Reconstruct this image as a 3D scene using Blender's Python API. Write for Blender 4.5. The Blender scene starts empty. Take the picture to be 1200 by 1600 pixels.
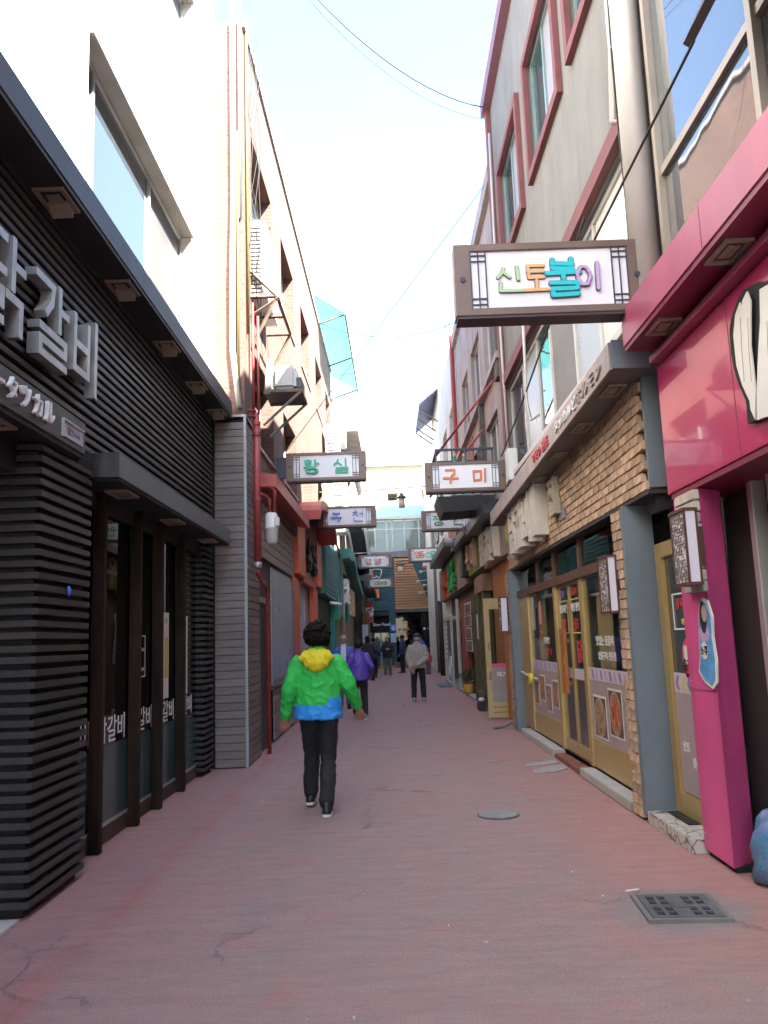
import bpy, bmesh, math, random
from mathutils import Vector, Matrix
R = math.radians
rnd = random.Random(7)
S = bpy.context.scene
COL = S.collection
# ---------------------------------------------------------------- camera
F_PX, CAM_H = 1270.0, 1.5
PITCH, ROLL = math.atan(200 / F_PX), R(2.0)
fw = Vector((0, math.cos(PITCH), math.sin(PITCH)))
u0 = Vector((0, -math.sin(PITCH), math.cos(PITCH)))
r0 = Vector((1, 0, 0))
rt = r0 * math.cos(ROLL) - u0 * math.sin(ROLL)
upv = u0 * math.cos(ROLL) + r0 * math.sin(ROLL)
cd = bpy.data.cameras.new('camera')
cam = bpy.data.objects.new('camera', cd)
COL.objects.link(cam)
mw = Matrix((rt, upv, -fw)).transposed().to_4x4()
mw.translation = (0, 0, CAM_H)
cam.matrix_world = mw
cd.sensor_fit = 'VERTICAL'
cd.sensor_height = 24
cd.lens = 24 * F_PX / 1600
cd.clip_end = 2000
S.camera = cam
# ---------------------------------------------------------------- sky, sun, exposure
SUN_EL, SUN_AZ = R(48.5), R(132)      # azimuth measured clockwise from +y: behind the camera, to the right
w = bpy.data.worlds.new('World')
S.world = w
w.use_nodes = True
nt = w.node_tree
bg = nt.nodes['Background']
sk = nt.nodes.new('ShaderNodeTexSky')
sk.sky_type = 'NISHITA'
sk.sun_disc = False
sk.sun_elevation = SUN_EL
sk.sun_rotation = SUN_AZ
sk.air_density = 1.0
sk.dust_density = 1.0
nt.links.new(sk.outputs[0], bg.inputs[0])
bg.inputs[1].default_value = 0.09
sd = bpy.data.lights.new('sun', 'SUN')
sd.energy = 5.0
sd.angle = R(0.5)
sd.color = (1, 0.95, 0.87)
sun = bpy.data.objects.new('sun', sd)
COL.objects.link(sun)
sdir = Vector((math.sin(SUN_AZ) * math.cos(SUN_EL), math.cos(SUN_AZ) * math.cos(SUN_EL), math.sin(SUN_EL)))
sun.rotation_euler = sdir.to_track_quat('Z', 'Y').to_euler()
sun.location = (12, -12, 25)
vs = S.view_settings
vs.view_transform = 'Standard'
vs.look = 'None'
vs.exposure = 3.45
vs.gamma = 1
vs.use_curve_mapping = False
S.cycles.max_bounces = 8
S.cycles.diffuse_bounces = 4
S.cycles.glossy_bounces = 4
S.cycles.transparent_max_bounces = 12
S.cycles.caustics_reflective = False
S.cycles.caustics_refractive = False
# ---------------------------------------------------------------- materials
MATS = {}
def M(name, col, rough=.6, metal=0.0, var=.12, vs_=2.5, bump=.0, bs=60, spec=.5, rand=0., stretch=None, dirt=0., coat=0.):
    """procedural paint / plaster / wood: two noise octaves vary the colour, fine noise gives relief"""
    if name in MATS: return MATS[name]
    m = bpy.data.materials.new(name)
    m.use_nodes = True
    n, l = m.node_tree.nodes, m.node_tree.links
    b = n['Principled BSDF']
    tc = n.new('ShaderNodeTexCoord')
    src = tc.outputs['Object']
    if stretch:
        mp = n.new('ShaderNodeMapping')
        mp.inputs['Scale'].default_value = stretch
        l.new(src, mp.inputs[0]); src = mp.outputs[0]
    nz = n.new('ShaderNodeTexNoise')
    nz.inputs['Scale'].default_value = vs_
    nz.inputs['Detail'].default_value = 7
    nz.inputs['Roughness'].default_value = .62
    l.new(src, nz.inputs['Vector'])
    rp = n.new('ShaderNodeValToRGB')
    rp.color_ramp.elements[0].position = .32
    rp.color_ramp.elements[1].position = .68
    c = Vector(col[:3])
    rp.color_ramp.elements[0].color = (*(c * (1 - var)), 1)
    rp.color_ramp.elements[1].color = (*[min(1, v) for v in c * (1 + var)], 1)
    l.new(nz.outputs['Fac'], rp.inputs[0])
    out = rp.outputs[0]
    if rand:
        oi = n.new('ShaderNodeObjectInfo')
        mr = n.new('ShaderNodeMapRange')
        mr.inputs[3].default_value = 1 - rand
        mr.inputs[4].default_value = 1 + rand
        l.new(oi.outputs['Random'], mr.inputs[0])
        hv = n.new('ShaderNodeHueSaturation')
        l.new(mr.outputs[0], hv.inputs['Value'])
        l.new(out, hv.inputs['Color']); out = hv.outputs[0]
    if dirt:
        n2 = n.new('ShaderNodeTexNoise')
        n2.inputs['Scale'].default_value = .9
        n2.inputs['Detail'].default_value = 9
        n2.inputs['Roughness'].default_value = .7
        mp2 = n.new('ShaderNodeMapping')
        mp2.inputs['Scale'].default_value = (2.5, 2.5, .5)
        l.new(tc.outputs['Object'], mp2.inputs[0]); l.new(mp2.outputs[0], n2.inputs['Vector'])
        r2 = n.new('ShaderNodeValToRGB')
        r2.color_ramp.elements[0].position = .42
        r2.color_ramp.elements[1].position = .66
        r2.color_ramp.elements[0].color = (1, 1, 1, 1)
        r2.color_ramp.elements[1].color = (1 - dirt, 1 - dirt * 1.08, 1 - dirt * 1.2, 1)
        l.new(n2.outputs['Fac'], r2.inputs[0])
        mx = n.new('ShaderNodeMixRGB'); mx.blend_type = 'MULTIPLY'; mx.inputs[0].default_value = 1
        l.new(out, mx.inputs[1]); l.new(r2.outputs[0], mx.inputs[2]); out = mx.outputs[0]
    l.new(out, b.inputs['Base Color'])
    b.inputs['Metallic'].default_value = metal
    b.inputs['Specular IOR Level'].default_value = spec
    if coat:
        b.inputs['Coat Weight'].default_value = coat
        b.inputs['Coat Roughness'].default_value = .03
    rr = n.new('ShaderNodeMapRange')
    rr.inputs[3].default_value = max(0, rough - .1)
    rr.inputs[4].default_value = min(1, rough + .1)
    l.new(nz.outputs['Fac'], rr.inputs[0]); l.new(rr.outputs[0], b.inputs['Roughness'])
    if bump:
        n3 = n.new('ShaderNodeTexNoise')
        n3.inputs['Scale'].default_value = bs
        n3.inputs['Detail'].default_value = 5
        l.new(src, n3.inputs['Vector'])
        bp = n.new('ShaderNodeBump')
        bp.inputs['Strength'].default_value = bump
        bp.inputs['Distance'].default_value = .01
        l.new(n3.outputs['Fac'], bp.inputs['Height']); l.new(bp.outputs[0], b.inputs['Normal'])
    MATS[name] = m
    return m
def glass(name, tint=(.02, .025, .03), fres=1.5, see=0.0, rough=.02):
    """window pane: mirror by Fresnel over a dark body; see = share of clear view through it"""
    if name in MATS: return MATS[name]
    m = bpy.data.materials.new(name); m.use_nodes = True
    n, l = m.node_tree.nodes, m.node_tree.links
    b = n['Principled BSDF']
    b.inputs['Base Color'].default_value = (*tint, 1)
    b.inputs['Roughness'].default_value = rough
    b.inputs['IOR'].default_value = fres
    tc = n.new('ShaderNodeTexCoord'); nz = n.new('ShaderNodeTexNoise')
    nz.inputs['Scale'].default_value = 1.3
    l.new(tc.outputs['Object'], nz.inputs['Vector'])
    bp = n.new('ShaderNodeBump'); bp.inputs['Strength'].default_value = .05; bp.inputs['Distance'].default_value = .05
    l.new(nz.outputs['Fac'], bp.inputs['Height']); l.new(bp.outputs[0], b.inputs['Normal'])
    if see:
        t = n.new('ShaderNodeBsdfTransparent'); t.inputs[0].default_value = (.92, .95, .93, 1)
        mx = n.new('ShaderNodeMixShader')
        g = n.new('ShaderNodeBsdfGlossy'); g.inputs['Roughness'].default_value = rough
        fr = n.new('ShaderNodeFresnel'); fr.inputs[0].default_value = fres
        ge = n.new('ShaderNodeNewGeometry'); ml = n.new('ShaderNodeMath'); ml.operation = 'MULTIPLY'; iv = n.new('ShaderNodeMath'); iv.operation = 'SUBTRACT'; iv.inputs[0].default_value = 1
        l.new(ge.outputs['Backfacing'], iv.inputs[1]); l.new(fr.outputs[0], ml.inputs[0]); l.new(iv.outputs[0], ml.inputs[1])
        l.new(ml.outputs[0], mx.inputs[0]); l.new(t.outputs[0], mx.inputs[1]); l.new(g.outputs[0], mx.inputs[2])
        m2 = n.new('ShaderNodeMixShader'); m2.inputs[0].default_value = see
        l.new(b.outputs[0], m2.inputs[1]); l.new(mx.outputs[0], m2.inputs[2])
        l.new(m2.outputs[0], n['Material Output'].inputs[0])
    MATS[name] = m
    return m
def brickmat(name, c1, c2, mortar, scale, w_=.5, h_=.25, axis='y', ms=.02, var=.5):
    """far brickwork, too fine to build: brick pattern in the wall's own metres"""
    if name in MATS: return MATS[name]
    m = bpy.data.materials.new(name); m.use_nodes = True
    n, l = m.node_tree.nodes, m.node_tree.links
    b = n['Principled BSDF']; b.inputs['Roughness'].default_value = .85
    g = n.new('ShaderNodeNewGeometry'); sp = n.new('ShaderNodeSeparateXYZ'); cb = n.new('ShaderNodeCombineXYZ')
    ad = n.new('ShaderNodeMath'); ad.operation = 'ADD'
    l.new(g.outputs['Position'], sp.inputs[0])
    l.new(sp.outputs[0], ad.inputs[0]); l.new(sp.outputs[1], ad.inputs[1])
    l.new(ad.outputs[0], cb.inputs[0]); l.new(sp.outputs[2], cb.inputs[1])
    br = n.new('ShaderNodeTexBrick')
    br.inputs['Scale'].default_value = scale
    br.inputs['Brick Width'].default_value = w_
    br.inputs['Row Height'].default_value = h_
    br.inputs['Mortar Size'].default_value = ms
    br.inputs['Color1'].default_value = (*c1, 1); br.inputs['Color2'].default_value = (*c2, 1)
    br.inputs['Mortar'].default_value = (*mortar, 1)
    l.new(cb.outputs[0], br.inputs['Vector'])
    nz = n.new('ShaderNodeTexNoise'); nz.inputs['Scale'].default_value = 1.1; nz.inputs['Detail'].default_value = 8
    l.new(g.outputs['Position'], nz.inputs['Vector'])
    rp = n.new('ShaderNodeValToRGB')
    rp.color_ramp.elements[0].position = .3; rp.color_ramp.elements[1].position = .7
    rp.color_ramp.elements[0].color = (1 - var * .5,) * 3 + (1,)
    l.new(nz.outputs['Fac'], rp.inputs[0])
    mx = n.new('ShaderNodeMixRGB'); mx.blend_type = 'MULTIPLY'; mx.inputs[0].default_value = 1
    l.new(br.outputs[0], mx.inputs[1]); l.new(rp.outputs[0], mx.inputs[2]); l.new(mx.outputs[0], b.inputs['Base Color'])
    bp = n.new('ShaderNodeBump'); bp.inputs['Strength'].default_value = .5; bp.inputs['Distance'].default_value = .01; bp.invert = True
    l.new(br.outputs['Fac'], bp.inputs['Height']); l.new(bp.outputs[0], b.inputs['Normal'])
    MATS[name] = m
    return m
def foodmat(name, cols, scale=14):
    """print of a dish: mottled colours"""
    if name in MATS: return MATS[name]
    m = bpy.data.materials.new(name); m.use_nodes = True
    n, l = m.node_tree.nodes, m.node_tree.links
    b = n['Principled BSDF']; b.inputs['Roughness'].default_value = .35
    tc = n.new('ShaderNodeTexCoord'); v = n.new('ShaderNodeTexNoise'); v.inputs['Scale'].default_value = scale
    v.inputs['Detail'].default_value = 4; v.inputs['Distortion'].default_value = 1.2
    l.new(tc.outputs['Object'], v.inputs['Vector'])
    rp = n.new('ShaderNodeValToRGB'); e = rp.color_ramp.elements
    e[0].position = .3; e[0].color = (*cols[0], 1); e[1].position = .72; e[1].color = (*cols[-1], 1)
    for i, c in enumerate(cols[1:-1]):
        q = e.new(.3 + .42 * (i + 1) / (len(cols) - 1)); q.color = (*c, 1)
    l.new(v.outputs['Fac'], rp.inputs[0]); l.new(rp.outputs[0], b.inputs['Base Color'])
    MATS[name] = m
    return m
# ---------------------------------------------------------------- mesh helpers
SHEAR = [0.0, 0.0]            # x += SHEAR[0] * (y - SHEAR[1]) while building a facade that runs slightly askew
def xf(v):
    return (v[0] + SHEAR[0] * (v[1] - SHEAR[1]), v[1], v[2])
class MB:
    def __init__(s): s.v, s.f, s.m = [], [], []
    def add(s, vs_, fs, mi=0):
        k = len(s.v); s.v += [xf(v) for v in vs_]
        for f in fs: s.f.append([k + i for i in f]); s.m.append(mi)
        return s
    def box(s, x0, x1, y0, y1, z0, z1, mi=0):
        if x0 > x1: x0, x1 = x1, x0
        if y0 > y1: y0, y1 = y1, y0
        if z0 > z1: z0, z1 = z1, z0
        return s.add([(x0, y0, z0), (x1, y0, z0), (x1, y1, z0), (x0, y1, z0), (x0, y0, z1), (x1, y0, z1), (x1, y1, z1), (x0, y1, z1)],
              [(0, 3, 2, 1), (4, 5, 6, 7), (0, 1, 5, 4), (1, 2, 6, 5), (2, 3, 7, 6), (3, 0, 4, 7)], mi)
    def prism(s, pts, a, b, axis='y', mi=0):
        """polygon pts (2d) swept along an axis from a to b; axis y: pts are (x,z), x: (y,z), z: (x,y)"""
        def P(p, t): return (p[0], t, p[1]) if axis == 'y' else (t, p[0], p[1]) if axis == 'x' else (p[0], p[1], t)
        n = len(pts)
        return s.add([P(p, a) for p in pts] + [P(p, b) for p in pts],
              [list(range(n))[::-1], list(range(n, 2 * n))] + [(i, (i + 1) % n, n + (i + 1) % n, n + i) for i in range(n)], mi)
    def tube(s, pts, r, n=8, mi=0, cap=True):
        pts = [Vector(p) for p in pts]
        rs = r if isinstance(r, (list, tuple)) else [r] * len(pts)
        vs_, fs = [], []
        for i, p in enumerate(pts):
            d = (pts[min(i + 1, len(pts) - 1)] - pts[max(i - 1, 0)]).normalized()
            a = d.cross(Vector((0, 0, 1)) if abs(d.z) < .9 else Vector((1, 0, 0))).normalized(); b = d.cross(a)
            for k in range(n):
                t = 2 * math.pi * k / n
                vs_.append(tuple(p + (a * math.cos(t) + b * math.sin(t)) * rs[i]))
        for i in range(len(pts) - 1):
            for k in range(n):
                fs.append((i * n + k, i * n + (k + 1) % n, (i + 1) * n + (k + 1) % n, (i + 1) * n + k))
        if cap: fs += [list(range(n))[::-1], [(len(pts) - 1) * n + k for k in range(n)]]
        return s.add(vs_, fs, mi)
    def lathe(s, prof, c, n=16, mi=0):
        vs_, fs = [], []
        for r, z in prof:
            for k in range(n):
                t = 2 * math.pi * k / n
                vs_.append((c[0] + r * math.cos(t), c[1] + r * math.sin(t), c[2] + z))
        for i in range(len(prof) - 1):
            for k in range(n):
                fs.append((i * n + k, i * n + (k + 1) % n, (i + 1) * n + (k + 1) % n, (i + 1) * n + k))
        fs += [list(range(n))[::-1], [(len(prof) - 1) * n + k for k in range(n)]]
        return s.add(vs_, fs, mi)
    def loft(s, secs, n=20, mi=0):
        """secs: (cx, cy, cz, rx, ry) horizontal ellipses"""
        vs_, fs = [], []
        for cx, cy, cz, rx, ry in secs:
            for k in range(n):
                t = 2 * math.pi * k / n
                vs_.append((cx + rx * math.cos(t), cy + ry * math.sin(t), cz))
        for i in range(len(secs) - 1):
            for k in range(n):
                fs.append((i * n + k, i * n + (k + 1) % n, (i + 1) * n + (k + 1) % n, (i + 1) * n + k))
        fs += [list(range(n))[::-1], [(len(secs) - 1) * n + k for k in range(n)]]
        return s.add(vs_, fs, mi)
    def ball(s, c, rx, ry, rz, n=12, mi=0):
        vs_, fs = [], []
        for i in range(1, n):
            ph = math.pi * i / n
            for k in range(2 * n):
                t = math.pi * k / n
                vs_.append((c[0] + rx * math.sin(ph) * math.cos(t), c[1] + ry * math.sin(ph) * math.sin(t), c[2] - rz * math.cos(ph)))
        q = 2 * n
        for i in range(n - 2):
            for k in range(q): fs.append((i * q + k, i * q + (k + 1) % q, (i + 1) * q + (k + 1) % q, (i + 1) * q + k))
        fs += [list(range(q))[::-1], [(n - 2) * q + k for k in range(q)]]
        return s.add(vs_, fs, mi)
    def mesh(s, name, mats, off=(0, 0, 0), smooth=False, bevel=0):
        me = bpy.data.meshes.new(name)
        me.from_pydata([(v[0] - off[0], v[1] - off[1], v[2] - off[2]) for v in s.v], [], s.f)
        for m in (mats if isinstance(mats, (list, tuple)) else [mats]): me.materials.append(m)
        me.polygons.foreach_set('material_index', s.m)
        bm = bmesh.new(); bm.from_mesh(me)
        bmesh.ops.recalc_face_normals(bm, faces=bm.faces)
        if bevel:
            bmesh.ops.bevel(bm, geom=list(bm.edges), offset=bevel, segments=2, affect='EDGES', clamp_overlap=True)
        bm.to_mesh(me); bm.free()
        if smooth:
            me.polygons.foreach_set('use_smooth', [True] * len(me.polygons))
        return me
    def build(s, name, mats, parent=None, smooth=False, bevel=0, kind=None):
        if parent is None:
            xs, ys, zs = zip(*s.v)
            off = ((min(xs) + max(xs)) / 2, (min(ys) + max(ys)) / 2, min(zs))
        else: off = wloc(parent)
        o = bpy.data.objects.new(name, s.mesh(name, mats, off, smooth, bevel))
        COL.objects.link(o)
        if parent is None: o.location = off
        else: o.parent = parent
        if kind: o['kind'] = kind
        return o
def wloc(o):
    p = Vector((0, 0, 0))
    while o is not None: p += o.location; o = o.parent
    return p
def bx(parent, name, mat, x0, x1, y0, y1, z0, z1, bevel=0):
    return MB().box(x0, x1, y0, y1, z0, z1).build(name, mat, parent, bevel=bevel)
def piece(parent, name, me, loc):
    o = bpy.data.objects.new(name, me); COL.objects.link(o)
    o.parent = parent; o.location = Vector(xf(loc)) - wloc(parent)
    return o
def tag(o, label, cat, group=None, kind=None):
    o['label'] = label; o['category'] = cat
    if group: o['group'] = group
    if kind: o['kind'] = kind
    return o
def thing(name, loc, label, cat, group=None):
    o = bpy.data.objects.new(name, None); COL.objects.link(o)
    o.empty_display_size = .1
    o.location = xf(loc)
    return tag(o, label, cat, group)
def struct(o):
    o['kind'] = 'structure'; return o
def copy_tree(o, shift=(0, 0, 0), parent=None):
    c = o.copy(); COL.objects.link(c)
    c.parent = parent
    if parent is None: c.location = o.location + Vector(shift)
    for ch in list(o.children): copy_tree(ch, parent=c)
    return c
# lettering: Blender's own built-in font turned into mesh
def text(parent, name, body, mat, face, pos, h, ext=.004, off=.0, wscale=1.0, align='CENTER', space=1.0):
    """face '-y' (towards camera), '+x' (left wall), '-x' (right wall); pos = centre of the word; h = glyph height in metres"""
    c = bpy.data.curves.new(name, 'FONT')
    c.body = body; c.size = 1.0; c.extrude = ext / h; c.offset = off; c.align_x = align; c.align_y = 'CENTER'; c.space_character = space
    c.resolution_u = 3
    t = bpy.data.objects.new(name, c); COL.objects.link(t)
    me = bpy.data.meshes.new_from_object(t)
    bpy.data.objects.remove(t); bpy.data.curves.remove(c)
    if not me.vertices: return None
    xs = [v.co.x for v in me.vertices]; ys = [v.co.y for v in me.vertices]
    hh = max(ys) - min(ys); k = h / hh
    cx, cy = (max(xs) + min(xs)) / 2, (max(ys) + min(ys)) / 2
    base = wloc(parent) if parent else Vector((0, 0, 0))
    P = Vector(xf(pos)) - base
    for v in me.vertices:
        a, b, d = (v.co.x - cx) * k * wscale, (v.co.y - cy) * k, v.co.z * h
        if face == '-y': v.co = P + Vector((a, -d, b))
        elif face == '+x': v.co = P + Vector((d, a, b))
        elif face == '-x': v.co = P + Vector((-d, -a, b))
    me.materials.clear(); me.materials.append(mat)
    o = bpy.data.objects.new(name, me); COL.objects.link(o)
    if parent: o.parent = parent
    return o
# brush and block lettering: Hangul syllables drawn stroke by stroke
_CI = [0x1100 + i for i in range(19)]
def _c(k, x0, y0, x1, y1):
    W, H_ = x1 - x0, y1 - y0
    L = {
     'ㄱ': [[(0, 1), (1, 1), (.92, .45), (.6, 0)]], 'ㄴ': [[(0, 1), (0, 0), (1, 0)]], 'ㄷ': [[(1, 1), (0, 1), (0, 0), (1, 0)]],
     'ㄹ': [[(0, 1), (1, 1), (1, .52), (0, .52), (0, 0), (1, 0)]], 'ㅁ': [[(0, 1), (1, 1), (1, 0), (0, 0), (0, 1)]],
     'ㅂ': [[(0, 1), (0, 0), (1, 0), (1, 1)], [(0, .5), (1, .5)]], 'ㅅ': [[(.5, 1), (.4, .5), (0, 0)], [(.47, .6), (1, 0)]],
     'ㅈ': [[(0, 1), (1, 1)], [(.55, 1), (.4, .5), (0, 0)], [(.47, .55), (1, 0)]],
     'ㅊ': [[(.35, 1.18), (.65, 1.18)], [(0, .88), (1, .88)], [(.5, .88), (.4, .45), (0, 0)], [(.47, .5), (1, 0)]],
     'ㅋ': [[(0, 1), (1, 1), (.6, 0)], [(0, .55), (.9, .55)]], 'ㅌ': [[(1, 1), (0, 1), (0, 0), (1, 0)], [(0, .5), (.95, .5)]],
     'ㅍ': [[(0, 1), (1, 1)], [(0, 0), (1, 0)], [(.3, 1), (.3, 0)], [(.7, 1), (.7, 0)]],
     'ㅇ': [[(.5 + .5 * math.cos(t), .5 + .5 * math.sin(t)) for t in [k_ * math.pi / 9 for k_ in range(19)]]],
     'ㅎ': [[(.35, 1.12), (.65, 1.12)], [(0, .86), (1, .86)], [(.5 + .38 * math.cos(t), .32 + .32 * math.sin(t)) for t in [k_ * math.pi / 8 for k_ in range(17)]]],
     'ㄺ': [[(0, 1), (.42, 1), (.42, .52), (0, .52), (0, 0), (.42, 0)], [(.58, 1), (1, 1), (1, 0)]],
     'ㅣ': [[(.5, 1), (.5, 0)]], 'ㅏ': [[(.3, 1), (.3, 0)], [(.3, .5), (1, .5)]], 'ㅓ': [[(.8, 1), (.8, 0)], [(.8, .55), (.1, .55)]], 'ㅕ': [[(.8, 1), (.8, 0)], [(.8, .68), (.1, .68)], [(.8, .4), (.1, .4)]],
     'ㅑ': [[(.3, 1), (.3, 0)], [(.3, .65), (1, .65)], [(.3, .35), (1, .35)]], 'ㅐ': [[(.15, 1), (.15, 0)], [(.85, 1), (.85, 0)], [(.15, .5), (.85, .5)]],
     'ㅗ': [[(0, 0), (1, 0)], [(.5, 0), (.5, 1)]], 'ㅜ': [[(0, 1), (1, 1)], [(.5, 1), (.5, 0)]], 'ㅡ': [[(0, .5), (1, .5)]], 'ㅠ': [[(0, 1), (1, 1)], [(.35, 1), (.35, 0)], [(.65, 1), (.65, 0)]]}[k]
    return [[(x0 + W * p[0], y0 + H_ * p[1]) for p in s_] for s_ in L]
CHO = 'ㄱㄲㄴㄷㄸㄹㅁㅂㅃㅅㅆㅇㅈㅉㅊㅋㅌㅍㅎ'
JUNG = 'ㅏㅐㅑㅒㅓㅔㅕㅖㅗㅘㅙㅚㅛㅜㅝㅞㅟㅠㅡㅢㅣ'
JONG = ' ㄱㄲㄳㄴㄵㄶㄷㄹㄺㄻㄼㄽㄾㄿㅀㅁㅂㅄㅅㅆㅇㅈㅊㅋㅌㅍㅎ'
def syllable(ch):
    i = ord(ch) - 0xAC00; c, v, f = CHO[i // 588], JUNG[i % 588 // 28], JONG[i % 28]
    F = f != ' '; out = []
    if v in 'ㅏㅐㅑㅓㅕㅣ':
        out += _c(c, .02, .56 if F else .16, .52, .95 if F else .86) + _c(v, .62, .46 if F else 0, 1.0, 1)
    elif v in 'ㅗㅜㅡㅠ':
        out += _c(c, .2, .74 if F else .52, .8, 1) + _c(v, 0, .45 if F else .02, 1, .62 if F else .38)
    else:
        h, w2 = {'ㅘ': ('ㅗ', 'ㅏ'), 'ㅝ': ('ㅜ', 'ㅓ'), 'ㅢ': ('ㅡ', 'ㅣ'), 'ㅟ': ('ㅜ', 'ㅣ'), 'ㅚ': ('ㅗ', 'ㅣ')}[v]
        out += _c(c, .08, .64 if F else .5, .52, .96) + _c(h, 0, .44 if F else .12, .62, .57 if F else .36) + _c(w2, .68, .42 if F else 0, 1.0, 1)
    if F: out += _c(f, .14, .0, .94, .33)
    return out
def brush(parent, name, ch, mat, face, pos, h, wdt=.13, depth=.01, wscale=1.0, rnd_=True, jit=0.):
    """one syllable as thick strokes; wdt = stroke width as a share of the height"""
    m = MB(); k = 0; w2 = wdt * h / 2; r_ = random.Random(ord(ch))
    sv = list(SHEAR); P = Vector(xf(pos)); SHEAR[:] = [0, 0]
    def put(poly, z0, z1):
        n = len(poly); vs_ = []
        for z in (z0, z1):
            for a, b in poly:
                vs_.append(tuple(P + (Vector((a, -z, b)) if face == '-y' else Vector((z, a, b)) if face == '+x' else Vector((-z, -a, b)))))
        m.add(vs_, [list(range(n)), list(range(n, 2 * n))] + [(i, (i + 1) % n, n + (i + 1) % n, n + i) for i in range(n)])
    for s_ in syllable(ch):
        s_ = [((x - .5 + r_.uniform(-jit, jit)) * h * wscale, (y - .5 + r_.uniform(-jit, jit)) * h) for x, y in s_]
        for i, (a, b) in enumerate(zip(s_, s_[1:])):
            d = Vector((b[0] - a[0], b[1] - a[1])); L = d.length
            if L < 1e-6: continue
            d /= L; q = Vector((-d.y, d.x)) * w2; e = d * (0 if rnd_ else w2 * .98)
            A_, B_ = Vector(a) - e, Vector(b) + e
            z1 = depth + k * .0004; k += 1
            put([A_ + q, B_ + q, B_ - q, A_ - q], 0, z1)
        if rnd_:
            for p in s_:
                z1 = depth + k * .0004; k += 1
                put([(p[0] + w2 * math.cos(t), p[1] + w2 * math.sin(t)) for t in [j * math.pi / 6 for j in range(12)]], 0, z1)
    o = m.build(name, mat, parent)
    SHEAR[:] = sv
    return o
# ================================================================ palette
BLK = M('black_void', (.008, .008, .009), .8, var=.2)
CHAR = M('charcoal_slat', (.037, .034, .035), .42, var=.25, vs_=6, bump=.15, rand=.18, stretch=(1, .35, 1), dirt=.2)
SLATE = M('slate_metal', (.085, .10, .115), .38, metal=.25, var=.18, vs_=4, dirt=.25)
RUST = M('rusted_steel', (.06, .055, .052), .45, metal=.3, var=.6, vs_=5, stretch=(1, 1, .25))
WHITE = M('white_render', (.80, .77, .73), .8, var=.05, vs_=1.2, bump=.06, bs=30, dirt=.12)
OFFW = M('offwhite_panel', (.55, .53, .49), .5, var=.06, dirt=.1)
ALU = M('aluminium', (.52, .52, .50), .35, metal=.6, var=.08)
FIX = M('light_fixture', (.26, .22, .17), .5, var=.15)
TEALFILM = M('teal_film', (.035, .075, .078), .22, var=.12, spec=.6)
DGLASS = glass('dark_glass', (.006, .006, .006), 1.5)
SKYGLASS = glass('sky_glass', (.05, .065, .08), 1.75)
LETTER = M('brushed_letter', (.42, .44, .43), .34, metal=.45, var=.25, vs_=5)
LETW = M('white_letter', (.75, .75, .73), .5, var=.05)
BOARD = M('grey_brown_board', (.18, .15, .135), .6, var=.22, vs_=5, bump=.25, rand=.16, stretch=(.6, .6, 6))
GALV = M('galvanised', (.33, .35, .36), .42, metal=.5, var=.15, dirt=.15)
TANBRICK = brickmat('tan_brickwork', (.165, .092, .07), (.135, .070, .053), (.17, .12, .095), 3.6, .72, .25, ms=.022, var=.4)
CREAM = M('cream_render', (.36, .32, .27), .85, var=.08, dirt=.15)
REDP = M('red_pipe_paint', (.30, .045, .045), .45, var=.2, vs_=8)
ORANGE = M('orange_paint', (.74, .12, .04), .42, var=.08, vs_=3, dirt=.1)
REDAWN = M('red_fascia', (.50, .11, .08), .45, var=.12, dirt=.2)
YEL = M('yellow_pipe', (.17, .135, .04), .5, var=.1)
PIPEW = M('white_pipe', (.48, .46, .43), .5, var=.1, dirt=.2)
STEELB = M('brown_angle_steel', (.14, .10, .075), .6, metal=.3, var=.3, vs_=8)
TEAL = M('teal_paint', (.03, .215, .205), .5, var=.14, dirt=.2)
GREEN = M('green_paint', (.02, .26, .17), .5, var=.12)
PLANKG = M('grey_plank', (.27, .24, .215), .6, var=.16, vs_=4, bump=.2, rand=.1, stretch=(1, .5, 5))
PALEB = M('pale_blue_pane', (.33, .37, .41), .3, var=.06)
RUBBER = M('black_cable', (.012, .012, .014), .55, var=.1)
ACW = M('ac_white', (.66, .66, .63), .45, var=.05, dirt=.12)
ACD = M('ac_grille_dark', (.10, .10, .10), .7)  # plain dark grey for the grille backing and the vent
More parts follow.
